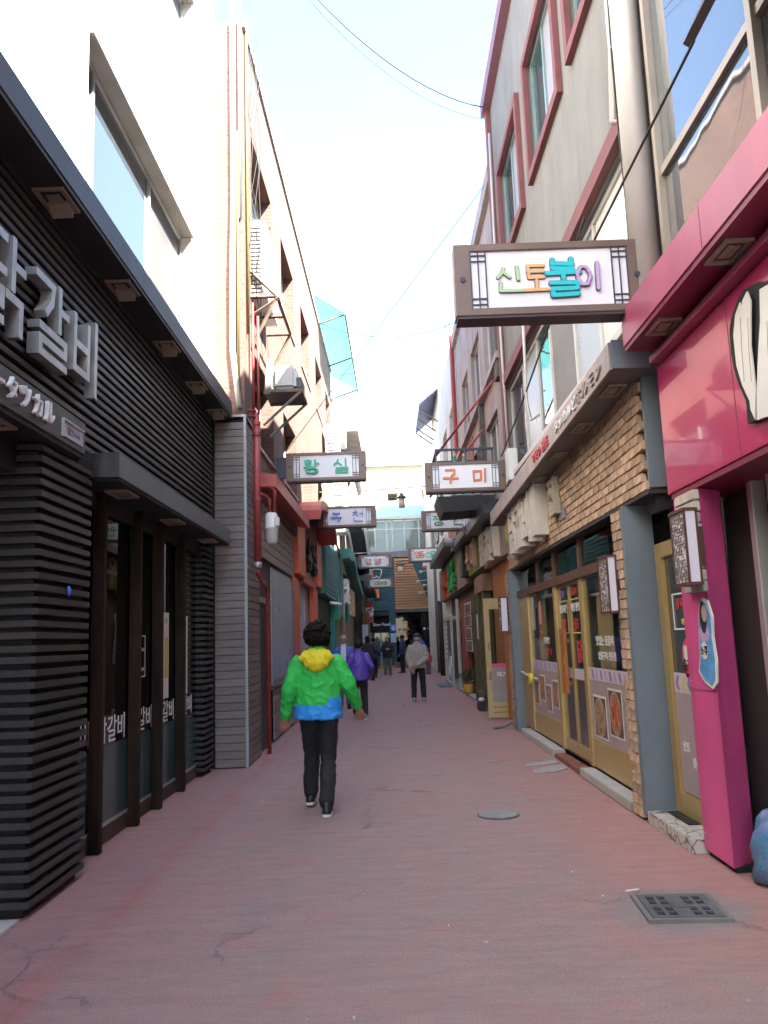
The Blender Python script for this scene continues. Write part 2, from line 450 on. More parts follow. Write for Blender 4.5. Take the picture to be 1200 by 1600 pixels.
# ================================================================ ground
def groundmat():
    m = bpy.data.materials.new('red_painted_asphalt'); m.use_nodes = True
    n, l = m.node_tree.nodes, m.node_tree.links
    b = n['Principled BSDF']; b.inputs['Roughness'].default_value = .82; b.inputs['Specular IOR Level'].default_value = .3
    g = n.new('ShaderNodeNewGeometry')
    def noise(scale, vec=(1, 1, 1), det=8, ro=.6, dist=0):
        mp = n.new('ShaderNodeMapping'); mp.inputs['Scale'].default_value = vec
        l.new(g.outputs['Position'], mp.inputs[0])
        q = n.new('ShaderNodeTexNoise'); q.inputs['Scale'].default_value = scale; q.inputs['Detail'].default_value = det
        q.inputs['Roughness'].default_value = ro; q.inputs['Distortion'].default_value = dist
        l.new(mp.outputs[0], q.inputs['Vector']); return q.outputs['Fac']
    def ramp(fac, p0, p1, c0=(0, 0, 0), c1=(1, 1, 1)):
        r = n.new('ShaderNodeValToRGB'); e = r.color_ramp.elements
        e[0].position = p0; e[1].position = p1; e[0].color = (*c0, 1); e[1].color = (*c1, 1)
        l.new(fac, r.inputs[0]); return r.outputs[0]
    def mix(f, a, c, mode='MIX'):
        x = n.new('ShaderNodeMixRGB'); x.blend_type = mode
        for i, v in enumerate((f, a, c)):
            if isinstance(v, (int, float)): x.inputs[i].default_value = v
            elif isinstance(v, tuple): x.inputs[i].default_value = (*v, 1)
            else: l.new(v, x.inputs[i])
        return x.outputs[0]
    def math_(op, a, c=None):
        x = n.new('ShaderNodeMath'); x.operation = op
        for i, v in enumerate((a, c)):
            if v is None: continue
            if isinstance(v, (int, float)): x.inputs[i].default_value = v
            else: l.new(v, x.inputs[i])
        return x.outputs[0]
    sp = n.new('ShaderNodeSeparateXYZ'); l.new(g.outputs['Position'], sp.inputs[0])
    # worn middle, fresher paint along the two walls
    wear = ramp(math_('ADD', math_('MULTIPLY', math_('ABSOLUTE', sp.outputs[0]), .30), math_('MULTIPLY', math_('SUBTRACT', noise(.8, (1, .6, 1), 9, .68), .5), 1.35)), .22, .66)
    col = mix(wear, (.305, .222, .205), (.385, .20, .172))
    far_ = ramp(math_('ADD', math_('MULTIPLY', sp.outputs[1], .045), math_('MULTIPLY', math_('SUBTRACT', noise(.35, (1, .5, 1), 6), .5), .9)), .25, .85)
    col = mix(math_('MULTIPLY', far_, .6), col, (.40, .215, .19))
    # a fresh red brush line along the left gutter
    lx = math_('ABSOLUTE', math_('ADD', sp.outputs[0], math_('ADD', 1.62, math_('MULTIPLY', math_('SUBTRACT', noise(.9), .5), .5))))
    line = ramp(math_('ADD', lx, math_('MULTIPLY', noise(2.2, (1, .5, 1), 8, .7), .32)), .10, .26, (1, 1, 1), (0, 0, 0))
    col = mix(math_('MULTIPLY', line, .6), col, (.42, .11, .085))
    patch = ramp(noise(1.5, (1, .7, 1), 9, .7, .6), .58, .72)
    col = mix(math_('MULTIPLY', patch, .8), col, (.40, .14, .105))
    grey = ramp(noise(.55, (1, 1, 1), 9, .66, .3), .56, .72)
    col = mix(math_('MULTIPLY', grey, .55), col, (.205, .185, .178))
    mott = ramp(noise(3.2, (1, .8, 1), 10, .78, .4), .42, .64)
    col = mix(math_('MULTIPLY', mott, .5), col, (.39, .20, .17))
    mot2 = ramp(noise(6.5, (1, .7, 1), 9, .8), .50, .72)
    col = mix(math_('MULTIPLY', mot2, .45), col, (.215, .185, .175))
    dv = n.new('ShaderNodeVectorMath'); dv.operation = 'DISTANCE'; dv.inputs[1].default_value = (1.53, 4.71, 0); l.new(g.outputs['Position'], dv.inputs[0])
    ap = ramp(math_('ADD', dv.outputs['Value'], math_('MULTIPLY', math_('SUBTRACT', noise(4.5, (1, 1, 1), 6, .7), .5), .35)), .30, .44, (1, 1, 1), (0, 0, 0))
    col = mix(math_('MULTIPLY', ap, .75), col, (.235, .215, .205))
    # cross brush streaks
    st = ramp(noise(2.2, (1, 5, 1), 9, .8), .34, .70, (.84, .84, .84), (1.12, 1.12, 1.12))
    col = mix(1.0, col, st, 'MULTIPLY')
    gr = ramp(noise(95, (1, 1, 1), 3, .7), .30, .72, (.82, .82, .82), (1.16, 1.15, 1.14))
    col = mix(1.0, col, gr, 'MULTIPLY')
    sk_ = ramp(noise(28, (1, 1, 1), 2, .5), .735, .76)
    col = mix(math_('MULTIPLY', sk_, .6), col, (.42, .38, .35))
    dk = ramp(noise(19, (1, 1.4, 1), 4, .6), .27, .30, (1, 1, 1), (0, 0, 0))
    col = mix(math_('MULTIPLY', dk, .5), col, (.03, .026, .028))
    # hairline cracks
    vo = n.new('ShaderNodeTexVoronoi'); vo.feature = 'DISTANCE_TO_EDGE'; vo.inputs['Scale'].default_value = .42
    mp = n.new('ShaderNodeMapping'); l.new(g.outputs['Position'], mp.inputs[0]); mp.inputs['Scale'].default_value = (1, .8, 1)
    nd = n.new('ShaderNodeTexNoise'); nd.inputs['Scale'].default_value = 2.5; nd.inputs['Detail'].default_value = 8; nd.inputs['Roughness'].default_value = .75
    l.new(mp.outputs[0], nd.inputs['Vector'])
    vm = n.new('ShaderNodeVectorMath'); vm.operation = 'MULTIPLY_ADD'
    l.new(nd.outputs['Color'], vm.inputs[0]); vm.inputs[1].default_value = (.6, .6, .6); l.new(mp.outputs[0], vm.inputs[2])
    l.new(vm.outputs[0], vo.inputs['Vector'])
    ck = ramp(vo.outputs['Distance'], .001, .005, (1, 1, 1), (0, 0, 0))
    ck = math_('MULTIPLY', ck, ramp(noise(.9, (1, 1, 1), 3), .50, .60))
    col = mix(math_('MULTIPLY', ck, .38), col, (.08, .065, .065))
    l.new(col, b.inputs['Base Color'])
    bp = n.new('ShaderNodeBump'); bp.inputs['Strength'].default_value = .55; bp.inputs['Distance'].default_value = .012
    h = math_('ADD', noise(70, (1, 1, 1), 4, .7), math_('ADD', math_('MULTIPLY', noise(5, (1, 1.8, 1), 7, .7), .9), math_('MULTIPLY', ck, -1.5)))
    l.new(h, bp.inputs['Height']); l.new(bp.outputs[0], b.inputs['Normal'])
    return m
g = MB().box(-500, 500, -500, 500, -.5, -.012).build('ground', M('earth_grey', (.16, .15, .14), .9, var=.2, bump=.2))
struct(g); g['label'] = 'grey ground beneath the alley and the buildings'
gm = MB()
NX, NY = 14, 130
pv = [(-3.2 + 6.4 * i / NX, -6 + 54 * j / NY) for j in range(NY + 1) for i in range(NX + 1)]
gm.add([(x, y, .006 * math.sin(1.7 * x + .6) * math.sin(.9 * y) - (.004 if abs(x) > 2.0 else 0)) for x, y in pv],
       [(j * (NX + 1) + i, j * (NX + 1) + i + 1, (j + 1) * (NX + 1) + i + 1, (j + 1) * (NX + 1) + i) for j in range(NY) for i in range(NX)])
pave = gm.build('alley_pavement', groundmat(), smooth=True)
struct(pave); pave['label'] = 'worn red painted asphalt of the alley'
# ================================================================ left: dark slatted restaurant with white storeys above
def window(root, x, xin, y0, y1, z0, z1, mull=(), pane_mats=None, fr=ALU, t=.045, dirx=1):
    """window in a wall facing +x (dirx=1) or -x: frame at xin, panes between mullions"""
    m = MB(); d = .05 * dirx
    m.box(xin, xin + d, y0, y1, z0, z0 + t).box(xin, xin + d, y0, y1, z1 - t, z1)
    ys = [y0] + list(mull) + [y1]
    for i, q in enumerate(ys):
        a = q if i == 0 else q - t if i == len(ys) - 1 else q - t / 2
        m.box(xin, xin + d, a, a + t, z0 + t, z1 - t)
    f = m.build('window', fr, root)
    for i in range(len(ys) - 1):
        mt = pane_mats[i] if pane_mats else SKYGLASS
        MB().box(xin + d * .2, xin + d * .5, ys[i] + t * .6, ys[i + 1] - t * .6, z0 + t * .8, z1 - t * .8).build('pane', mt, f)
    return f
def wall_with_holes(mb, xo, xi, y0, y1, z0, z1, holes):
    """wall slab between xo and xi with rectangular holes (y0,y1,z0,z1): built as butting boxes"""
    ys = sorted({y0, y1, *[h[0] for h in holes], *[h[1] for h in holes]})
    for a, b in zip(ys, ys[1:]):
        cut = sorted([(h[2], h[3]) for h in holes if h[0] < (a + b) / 2 < h[1]])
        z = z0
        for c, d in cut:
            if c > z: mb.box(xo, xi, a, b, z, c)
            z = d
        if z < z1: mb.box(xo, xi, a, b, z, z1)
    return mb
def downlight(parent, x, y, z, sx=.13, sy=.2, mat=FIX, louvre=True):
    m = MB()
    t = .025
    m.box(x - sx, x + sx, y - sy, y - sy + t, z - .018, z).box(x - sx, x + sx, y + sy - t, y + sy, z - .018, z)
    m.box(x - sx, x - sx + t, y - sy + t, y + sy - t, z - .018, z).box(x + sx - t, x + sx, y - sy + t, y + sy - t, z - .018, z)
    m.box(x - sx * .45, x + sx * .45, y - sy * .5, y + sy * .5, z - .012, z - .001)
    if louvre: m.prism([(y + sy * .1, z - .002), (y + sy * .75, z - .002), (y + sy * .75, z - .07)], x - sx * .7, x + sx * .7, 'x')
    return m.build('downlight', mat, parent)
A = thing('restaurant_building', (-2.4, 7, 0), 'white building with black slatted restaurant front and glass panels on the left', 'building')
holes = [(1.0, 4.42, 4.67, 6.35), (5.76, 9.1, 4.67, 6.35), (1.0, 4.42, 8.05, 9.5), (5.76, 9.1, 8.05, 9.5), (5.76, 9.1, 11.2, 12.5)]
m = MB(); wall_with_holes(m, -2.6, -2.2, -9, 10.48, 4.5, 13.2, holes)
m.box(-9, -2.6, -9, 10.48, 0, 13.2).build('upper_wall', WHITE, A)
for h in holes:
    y0, y1, z0, z1 = h
    window(A, -2.2, -2.36, y0 + .01, y1 - .01, z0, z1 - .01, (y0 + .42, y1 - 1.3), [M('beige_panel', (.10, .095, .088), .5), SKYGLASS, M('beige_panel', (.10, .095, .088), .5)], ALU)
    bx(A, 'window_head', M('head_grey', (.30, .28, .26), .7, dirt=.2), -2.36, -2.165, y0 - .0, y1 + .02, z1 - .012, z1 + .02)
for z in (4.2 + 2.9, 7.6, 10.6): bx(A, 'wall_joint', M('joint_grey', (.5, .48, .45), .8), -2.203, -2.1985, -9, 10.4, z, z + .012)
cn = MB().box(-2.2, -1.95, -9, 10.32, 4.47, 4.66).build('eave', M('dark_slate_metal', (.045, .05, .056), .5, metal=.1, var=.2, dirt=.2), A)
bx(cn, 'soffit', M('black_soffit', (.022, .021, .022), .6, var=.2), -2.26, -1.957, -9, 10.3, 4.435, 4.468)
for y in (2.2, 3.6, 4.95, 6.3, 7.65, 8.9, 10.0): downlight(cn, -2.08, y, 4.434, .1, .15)
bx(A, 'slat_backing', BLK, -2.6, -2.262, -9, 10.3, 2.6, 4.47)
sl = MB().box(-.03, .03, -4.6, 4.6, -.021, .021).mesh('slat', CHAR, bevel=.004)
for i in range(21): piece(A, 'slat', sl, (-2.232 + rnd.uniform(-.003, .003), 5.7, 2.99 + i * .0715 + rnd.uniform(-.003, .003))).rotation_euler.x = rnd.uniform(-.0006, .0006)
def lslat(x0, x1, y0, y1):
    m = MB(); t = .045
    m.prism([(x0, y0), (x1, y0), (x1, y1), (x1 - t, y1), (x1 - t, y0 + t), (x0, y0 + t)], -.02, .02, 'z')
    return m
for (x0, x1, y0, y1, n) in ((-2.42, -2.10, 4.90, 5.76, 38), (-2.40, -2.19, 9.80, 10.29, 37)):
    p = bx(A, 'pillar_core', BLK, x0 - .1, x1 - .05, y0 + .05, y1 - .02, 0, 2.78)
    c = ((x0 + x1) / 2, (y0 + y1) / 2)
    me = lslat(x0 - c[0], x1 - c[0], y0 - c[1], y1 - c[1]).mesh('pillar_slat', CHAR, bevel=.003)
    for i in range(n): piece(p, 'pillar_slat', me, (c[0] + rnd.uniform(-.003, .003), c[1] + rnd.uniform(-.003, .003), .075 + i * .0725 + rnd.uniform(-.003, .003))).rotation_euler.x = rnd.uniform(-.004, .004)
lc = bx(A, 'door_canopy', SLATE, -2.26, -1.95, 5.88, 10.15, 2.76, 2.94, bevel=.004)
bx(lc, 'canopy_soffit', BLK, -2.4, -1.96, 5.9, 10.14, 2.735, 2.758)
bx(lc, 'canopy_end_plate', RUST, -2.255, -1.945, 5.872, 5.879, 2.757, 2.943)
for y in (6.4, 7.95, 9.5): downlight(lc, -2.09, y, 2.734, .09, .16, louvre=False)
kc = bx(A, 'entrance_canopy', RUST, -2.5, -2.03, -4, 5.42, 2.82, 3.04, bevel=.004)
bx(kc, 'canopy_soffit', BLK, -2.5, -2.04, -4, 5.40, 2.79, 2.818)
for y in (1.9, 3.2, 4.4): downlight(kc, -2.2, y, 2.789, .1, .16, louvre=False)
posts = [6.36, 7.30, 8.01, 8.90]
PW = M('charred_post', (.024, .015, .010), .8, spec=.15, var=.75, vs_=3, bump=.3, stretch=(1.5, 1.5, .3))
for y in posts: bx(A, 'post', PW, -2.295, -2.2, y - .03, y + .04, 0, 2.74, bevel=.005)
ends = [5.76] + posts + [9.85]
for i in range(5):
    y0, y1 = ends[i] + .0, ends[i + 1]
    pn = bx(A, 'glass_panel', DGLASS, -2.325, -2.305, y0, y1, .13, 2.75)
    bx(pn, 'teal_film', TEALFILM, -2.307, -2.298, y0 + .02, y1 - .02, .15, .74)
    bx(pn, 'film_edge', ALU, -2.31, -2.292, y0, y1, .125, .15)
    bx(pn, 'kickboard', M('kickboard', (.05, .03, .024), .6, var=.3), -2.36, -2.288, y0, y1, 0, .124)
    if i:
        ym = (0, 6.87, 7.68, 8.49, 9.28)[i]
        text(pn, 'lettering', '닭갈비', LETW, '+x', (-2.301, ym, .86), .21, .001, .008, 1.15)
    else: text(pn, 'lettering', '갈비', LETW, '+x', (-2.301, y1 - .22, .86), .21, .001, .008, 1.15)
PAPER = M('paper', (.62, .60, .55), .7, var=.05)
for k, (y0, y1, z0, z1) in enumerate(((8.25, 8.60, .99, 1.86), (9.08, 9.40, .98, 1.85))):
    pp = bx(A, 'poster', PAPER, -2.303, -2.298, y0, y1, z0, z1)
    text(pp, 'print', '닭', BLK, '+x', (-2.297, y0 + .25, z1 - .08), .06, .0005, .01)
    if k == 0: bx(pp, 'print_picture', foodmat('dish_print_green', ((.5, .5, .2), (.7, .45, .08), (.3, .4, .06), (.75, .72, .5))), -2.2978, -2.297, y0 + .2, y1 - .03, z0 + .2, z1 - .25)
for k, (y0, y1, z0, z1) in enumerate(((5.40, 5.98, 1.25, 1.80), (7.45, 7.78, 1.24, 1.62))):
    f = MB(); x = -2.302 if k else -2.09; t = .008
    f.box(x, x + .002, y0, y1, z0, z0 + t).box(x, x + .002, y0, y1, z1 - t, z1).box(x, x + .002, y1 - t, y1, z0 + t, z1 - t).box(x, x + .002, y0, y0 + t, z0 + t, z1 - t)
    if k:
        f = f.build('notice_outline', LETW, A)
        for j, (tx, zz) in enumerate((('영업', 1.56), ('정오 영업합니다', 1.49), ('카드 환영합니다', 1.31))): text(f, 'print', tx, LETW, '+x', (x + .003, 7.62, zz), .035, .0005, .01)
for y, z, hh, mt in ((6.55, 2.05, .12, M('sticker_green', (.10, .28, .03), .5)), (6.55, 1.75, .12, M('sticker_green', (.1, .28, .03), .5)), (6.5, 1.3, .2, OFFW)):
    bx(A, 'sticker', mt, -2.304, -2.299, y, y + .1, z, z + hh)
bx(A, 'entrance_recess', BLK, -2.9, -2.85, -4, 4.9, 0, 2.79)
bx(A, 'door_sill', M('pale_tile', (.5, .5, .45), .4, var=.1), -2.8, -2.13, 3.6, 4.86, 0, .02)
bl = MB().tube([(-2.085, 5.33, 1.92), (-2.08, 5.335, 1.89), (-2.08, 5.335, 1.85)], [.006, .016, .005], 8).build('balloon_scrap', M('blue_plastic', (.05, .14, .5), .3), smooth=True)
tag(bl, 'small blue scrap tied to the black slatted pillar', 'scrap')
# raised letter sign and katakana
ls = thing('letter_sign', (-2.1, 5, 3.3), 'big brushed metal letters reading dakgalbi on the black slats', 'sign')
for ch, y, z, h in (('닭', 4.34, 3.62, .62), ('갈', 5.02, 3.62, .60), ('비', 5.65, 3.63, .62)):
    brush(ls, 'letter', ch, LETTER, '+x', (-2.185, y, z), h * .86, .10, .075, .95, False)
bx(ls, 'mounting_rail', CHAR, -2.2, -2.18, 4.1, 5.9, 3.6, 3.63)
ks = thing('katakana_sign', (-2.03, 4.7, 2.9), 'small white katakana letters on the entrance canopy edge', 'sign')
for i, ch in enumerate('ータッカル'):
    text(ks, 'letter', ch, LETW, '+x', (-2.015, 4.12 + i * .165, 2.935), (.13 if ch != 'ー' else .02), .012, .01, .9)
ph = thing('phone_plate', (-2.02, 5.2, 2.85), 'small framed telephone number plate at the entrance canopy corner', 'sign')
bx(ph, 'plate', M('plate_grey', (.38, .36, .42), .4), -2.028, -2.022, 5.02, 5.36, 2.86, 2.96)
f = MB()
f.box(-2.028, -2.012, 5.0, 5.02, 2.85, 2.97).box(-2.028, -2.012, 5.02, 5.36, 2.96, 2.97).build('frame', ALU, ph)
text(ph, 'digits', '☎254-44', M('plate_ink', (.12, .1, .22), .5), '+x', (-2.021, 5.19, 2.91), .055, .001, .01)
# ================================================================ plank pier between the two left buildings
PR = thing('plank_pier', (-2.0, 10.8, 0), 'grey brown plank clad pier with metal edge beside black slats', 'pier')
bx(PR, 'core', BLK, -2.25, -1.80, 10.40, 11.5, 0, 4.40)
bd = MB().box(-.19, .19, -.01, .01, -.0465, .0465).mesh('board', BOARD, bevel=.004)
for i in range(45): piece(PR, 'board', bd, (-1.998, 10.385, .06 + i * .0975))
bd2 = MB().box(-.01, .01, -.5, .5, -.0465, .0465).mesh('board', BOARD, bevel=.004)
for i in range(45): piece(PR, 'board', bd2, (-1.79, 10.93, .06 + i * .0975))
bx(PR, 'edge_strip', GALV, -1.808, -1.775, 10.37, 10.41, 0, 4.47, bevel=.004)
bx(PR, 'cap', GALV, -2.2, -1.775, 10.37, 11.45, 4.472, 4.50)
# ================================================================ left: tan brick building
SHEAR[:] = [.012, 10.5]
B = thing('brick_building', (-1.9, 17, 0), 'tan brick building in sunlight with recessed windows on the left', 'building')
bays = [(11.1, 13.0), (14.2, 16.0), (17.3, 19.1), (20.6, 22.4), (23.6, 25.2)]
holes = [(a, b, z0, z1) for a, b in bays for z0, z1 in ((4.35, 5.63), (7.6, 9.0))]
m = MB(); wall_with_holes(m, -2.1, -1.8, 10.5, 25.8, 3.6, 10.3, holes)
m.box(-9, -2.1, 10.5, 25.8, 0, 10.3).build('brick_wall', TANBRICK, B)
for k, (a, b, z0, z1) in enumerate(holes):
    window(B, -1.8, -2.06, a + .01, b - .01, z0, z1 - .01, ((a + b) / 2,), None, OFFW)
    bx(B, 'window_sill', M('sill_concrete', (.42, .38, .33), .8), -2.08, -1.77, a - .05, b + .05, z0 - .05, z0 - .002)
bx(B, 'parapet_cap', M('parapet_grey', (.42, .38, .36), .7, dirt=.3), -2.3, -1.76, 10.47, 25.82, 10.30, 10.38)
bx(B, 'corner_pier', TANBRICK, -2.2, -1.803, 10.44, 10.497, 4.5, 10.3)
# pipes and cables up the corner: each its own thing
def pipe(name, pts, r, mat, label, cat='pipe', group=None, n=8):
    o = MB().tube(pts, r, n).build(name, mat, smooth=True)
    return tag(o, label, cat, group)
pipe('drain_pipe', [(-1.93, 10.42, 10.8), (-1.93, 10.42, 7.6), (-1.95, 10.41, 6.4), (-1.95, 10.41, 5.4), (-1.86, 10.4, 4.6)], .04, PIPEW, 'fat white drain pipe down the corner of the brick building')
pipe('gas_pipe', [(-1.87, 10.4, 8.6), (-1.87, 10.4, 5.0)], .016, YEL, 'thin yellow gas pipe nearest the white drain pipe')
pipe('gas_pipe', [(-1.77, 10.6, 10.6), (-1.77, 10.6, 5.7)], .02, YEL, 'yellow gas pipe running past the window and air conditioner')
pipe('conduit_pipe', [(-1.83, 10.42, 11.2), (-1.84, 10.42, 7.3)], .022, GALV, 'grey conduit high on the corner of the brick building')
for i in range(5):
    pts = [(-1.75 + .02 * i + .05 * math.sin(3 * k + i), 10.6 + .12 * i, 10.7 - k * (.5 + .03 * i)) for k in range(9)]
    pipe('wall_cable', pts, .006, RUBBER, 'loose dark cables tangled at the top corner of the brick building', 'cable', 'cables on the brick corner', 5)
REDX = -1.70
rp = thing('red_riser', (REDX, 10.75, 0), 'thick red standpipe in front of plank pier', 'pipe')
MB().tube([(REDX, 10.75, 4.62), (REDX, 10.75, 2.55)], .048, 12).build('riser', REDP, rp, smooth=True)
MB().tube([(REDX - .03, 10.72, 6.2), (REDX - .03, 10.72, 4.6)], .018, 8).build('branch', REDP, rp, smooth=True)
MB().tube([(REDX + .04, 10.72, 6.0), (REDX + .04, 10.72, 4.6)], .018, 8).build('branch', REDP, rp, smooth=True)
MB().tube([(REDX - .32, 10.5, 4.62), (REDX, 10.72, 4.64)], .02, 8).build('branch', REDP, rp, smooth=True)
MB().tube([(REDX - .32, 10.5, 4.55), (REDX, 10.72, 4.56)], .02, 8).build('branch', REDP, rp, smooth=True)
MB().lathe([(.055, 0), (.06, .02), (.06, .06), (.05, .08)], (REDX, 10.75, 2.5), 12).build('valve', GALV, rp, smooth=True)
MB().tube([(REDX, 10.75, 2.52), (REDX, 10.75, 2.42), (REDX + .02, 10.95, 2.34), (REDX, 11.5, 2.3), (REDX - .01, 11.6, 2.2), (REDX - .01, 11.6, 0)], .03, 10).build('lower_pipe', REDP, rp, smooth=True)
for z in (4.45, 4.3, 3.4): MB().lathe([(.058, 0), (.058, .05)], (REDX, 10.75, z), 12).build('collar', REDP, rp)
mt = thing('gas_meter', (-1.55, 11.0, 2.85), 'white round gas meter hung beside the red standpipe', 'meter')
MB().lathe([(.05, 0), (.082, .03), (.085, .2), (.092, .21), (.092, .235), (.085, .24), (.085, .40), (.06, .43)], (-1.545, 10.98, 2.84), 18).build('body', ACW, mt, smooth=True)
bx(mt, 'dial_box', ACW, -1.50, -1.43, 10.90, 10.96, 3.08, 3.2, bevel=.006)
MB().tube([(-1.57, 10.98, 3.25), (-1.57, 10.98, 3.46), (-1.62, 10.9, 3.5), (-1.70, 10.78, 3.52)], .024, 8).build('inlet', REDP, mt, smooth=True)
MB().tube([(-1.50, 10.98, 3.25), (-1.50, 10.98, 3.58), (-1.56, 10.9, 3.62), (-1.70, 10.78, 3.62)], .024, 8).build('outlet', REDP, mt, smooth=True)
# air conditioners
def ac(loc, sx, sy, sz, label, grille='-y', cols=2, rows=17):
    """outdoor unit; sx depth from wall, sy along wall; grille on the camera side"""
    x, y, z = loc
    t = thing('air_conditioner', (x, y, z), label, 'air conditioner', 'air conditioners on the left walls')
    x0, x1 = x - sx / 2, x + sx / 2
    bx(t, 'case', ACW, x0, x1, y, y + sy, z, z + sz, bevel=.012)
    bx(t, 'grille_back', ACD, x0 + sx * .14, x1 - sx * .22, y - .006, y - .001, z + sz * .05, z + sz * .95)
    cw = (x1 - sx * .22 - x0 - sx * .14) / cols
    for i in range(cols):
        for j in range(rows):
            hz = sz * .9 / rows
            a = x0 + sx * .14 + i * cw
            bx(t, 'louvre', ACW, a + cw * .0, a + cw * .82, y - .018, y - .004, z + sz * .05 + j * hz + hz * .1, z + sz * .05 + j * hz + hz * .58) if rows > 8 else None
    fx = x1 + .002
    ring = MB()
    for rr in (.12, .2, .28, .35):
        rr = rr * min(sy, sz) / .8
        ring.tube([(fx, y + sy * .45 + rr * math.cos(a), z + sz * .5 + rr * math.sin(a)) for a in [k * math.pi / 10 for k in range(21)]], .005, 5)
    ring.build('fan_guard', ACW, t)
    return t
ac((-1.70, 11.0, 6.42), .24, 1.15, 1.16, 'tall white air conditioner high on the brick wall above steel bracket')
br = thing('steel_bracket', (-1.7, 11.5, 6.0), 'rusty steel angle bracket under the tall air conditioner', 'bracket')
x0, x1, y0, y1, z = -1.80, -1.42, 10.95, 12.4, 6.38
for p in (((x0, y0, z), (x1, y0, z)), ((x0, y1, z), (x1, y1, z)), ((x1, y0, z), (x1, y1, z)), ((x0, y0, z - .28), (x1 + .02, y0, z - .02)), ((x0, y0, z - .75), (x1, y0, z)), ((x0, y1, z - .75), (x1, y1, z)), ((x0, y0, z + .4), (x1, y0, z)), ((x0, (y0 + y1) / 2, z), (x1, (y0 + y1) / 2, z))):
    MB().tube(p, .026, 4).build('angle_bar', STEELB, br)
t2 = thing('air_conditioner', (-1.5, 12.0, 5.5), 'small grey rounded compressor on a perforated steel shelf', 'air conditioner', 'air conditioners on the left walls')
bx(t2, 'case', M('grey_case', (.50, .52, .50), .4), -1.66, -1.30, 12.0, 12.6, 5.36, 5.74, bevel=.05)
bx(t2, 'vent', ACD, -1.30, -1.22, 12.05, 12.5, 5.38, 5.55, bevel=.01)
sh = thing('steel_shelf', (-1.5, 12.2, 5.2), 'perforated steel wall shelf under the small grey compressor', 'shelf')
MB().box(-1.8, -1.2, 11.95, 12.0, 5.29, 5.34).box(-1.8, -1.2, 12.65, 12.7, 5.29, 5.34).box(-1.24, -1.2, 12.0, 12.65, 5.29, 5.34).build('shelf_frame', STEELB, sh)
MB().box(-1.8, -1.24, 12.0, 12.65, 5.315, 5.33).build('shelf_plate', M('shelf_dark', (.08, .075, .07), .6), sh)
for y in (11.97, 12.67): MB().tube([(-1.8, y, 4.78), (-1.22, y, 5.3)], .022, 4).build('brace', GALV, sh)
for i in range(6):
    MB().tube([(-1.76 + .012 * i, 11.9, 5.25), (-1.74 + .02 * i, 11.88, 5.55), (-1.70 + .012 * i, 11.9, 5.8)], .012, 6).build('hose', PIPEW, sh, smooth=True)
# ---------------------------------------------------------------- plank front with red fascia
P1 = thing('plank_shopfront', (-1.85, 13.5, 0), 'grey plank shopfront under a dull red fascia left of the woman in green', 'shopfront')
bx(P1, 'core', M('dark_brown_core', (.04, .03, .028), .7), -2.1, -1.88, 11.5, 16.05, 0, 3.85)
SHEAR[:] = [0, 0]
pk = MB().box(-.012, .012, -2.03, 2.03, -.064, .064).mesh('plank', PLANKG, bevel=.005)
pk2 = MB().box(-.012, .012, -1.5, 1.5, -.064, .064).mesh('plank', PLANKG, bevel=.005)
pk3 = MB().box(-.012, .012, -.28, .28, -.064, .064).mesh('plank', PLANKG, bevel=.005)
SHEAR[:] = [.012, 10.5]
for i in range(8): piece(P1, 'plank', pk, (-1.858, 13.95, 2.83 + i * .137))
for i in range(6): piece(P1, 'plank', pk2, (-1.862, 14.4, .10 + i * .137))
for i in range(13): piece(P1, 'plank', pk3, (-1.862, 15.6, .92 + i * .137))
wn = bx(P1, 'window', GALV, -1.875, -1.85, 12.9, 15.3, .86, 2.7)
bx(wn, 'pane', PALEB, -1.85, -1.845, 12.98, 14.0, .94, 2.66); bx(wn, 'pane', PALEB, -1.85, -1.845, 14.06, 15.24, .94, 2.66)
bx(P1, 'window_ledge', M('ledge_brown', (.07, .045, .04), .6), -1.88, -1.80, 12.7, 15.35, .80, .86)
dr = bx(P1, 'door', M('dark_door', (.03, .026, .025), .5), -1.87, -1.85, 11.6, 12.6, 0, 2.1)  # door in one even near-black brown
bx(dr, 'door_frame', M('taupe_frame', (.28, .25, .21), .5), -1.86, -1.83, 11.55, 12.62, 2.1, 2.18); bx(dr, 'door_frame', M('taupe_frame', (.28, .25, .21), .5), -1.86, -1.83, 11.53, 11.6, 0, 2.1)
fm = MB(); fm.prism([(-1.9, 3.98), (-1.56, 3.93), (-1.56, 3.74), (-1.9, 3.80)], 11.55, 16.0, 'y').build('fascia', REDAWN, P1)
# ---------------------------------------------------------------- orange portal with curved hood
P2 = thing('orange_portal', (-1.8, 18, 0), 'bright orange shop portal with a curved red hood and dark letters', 'shopfront')
for y0, y1 in ((16.05, 17.3), (19.9, 21.1)):
    bx(P2, 'upper_pilaster', ORANGE, -1.95, -1.79, y0, y1, 2.86, 3.98, bevel=.01)
    bx(P2, 'lower_pilaster', ORANGE, -1.98, -1.86, y0 - .35, y1 - .6, 0, 2.80, bevel=.01)
bx(P2, 'sign_board', M('straw_board', (.36, .26, .12), .7, var=.25, vs_=5, stretch=(1, 1, .3)), -1.95, -1.86, 17.3, 19.9, 2.95, 4.15)
bx(P2, 'lintel', REDAWN, -1.98, -1.84, 17.3, 19.9, 2.78, 2.94)
bx(P2, 'shutter', M('pale_shutter', (.42, .43, .44), .4, stretch=(1, 1, 6)), -2.05, -2.0, 16.9, 19.7, 0, 2.78)
bx(P2, 'shutter_rail', GALV, -2.0, -1.97, 18.6, 18.7, 0, 2.78)
arc = [(-1.35 + .0, 0)]
m = MB(); n = 12
top = []; bot = []
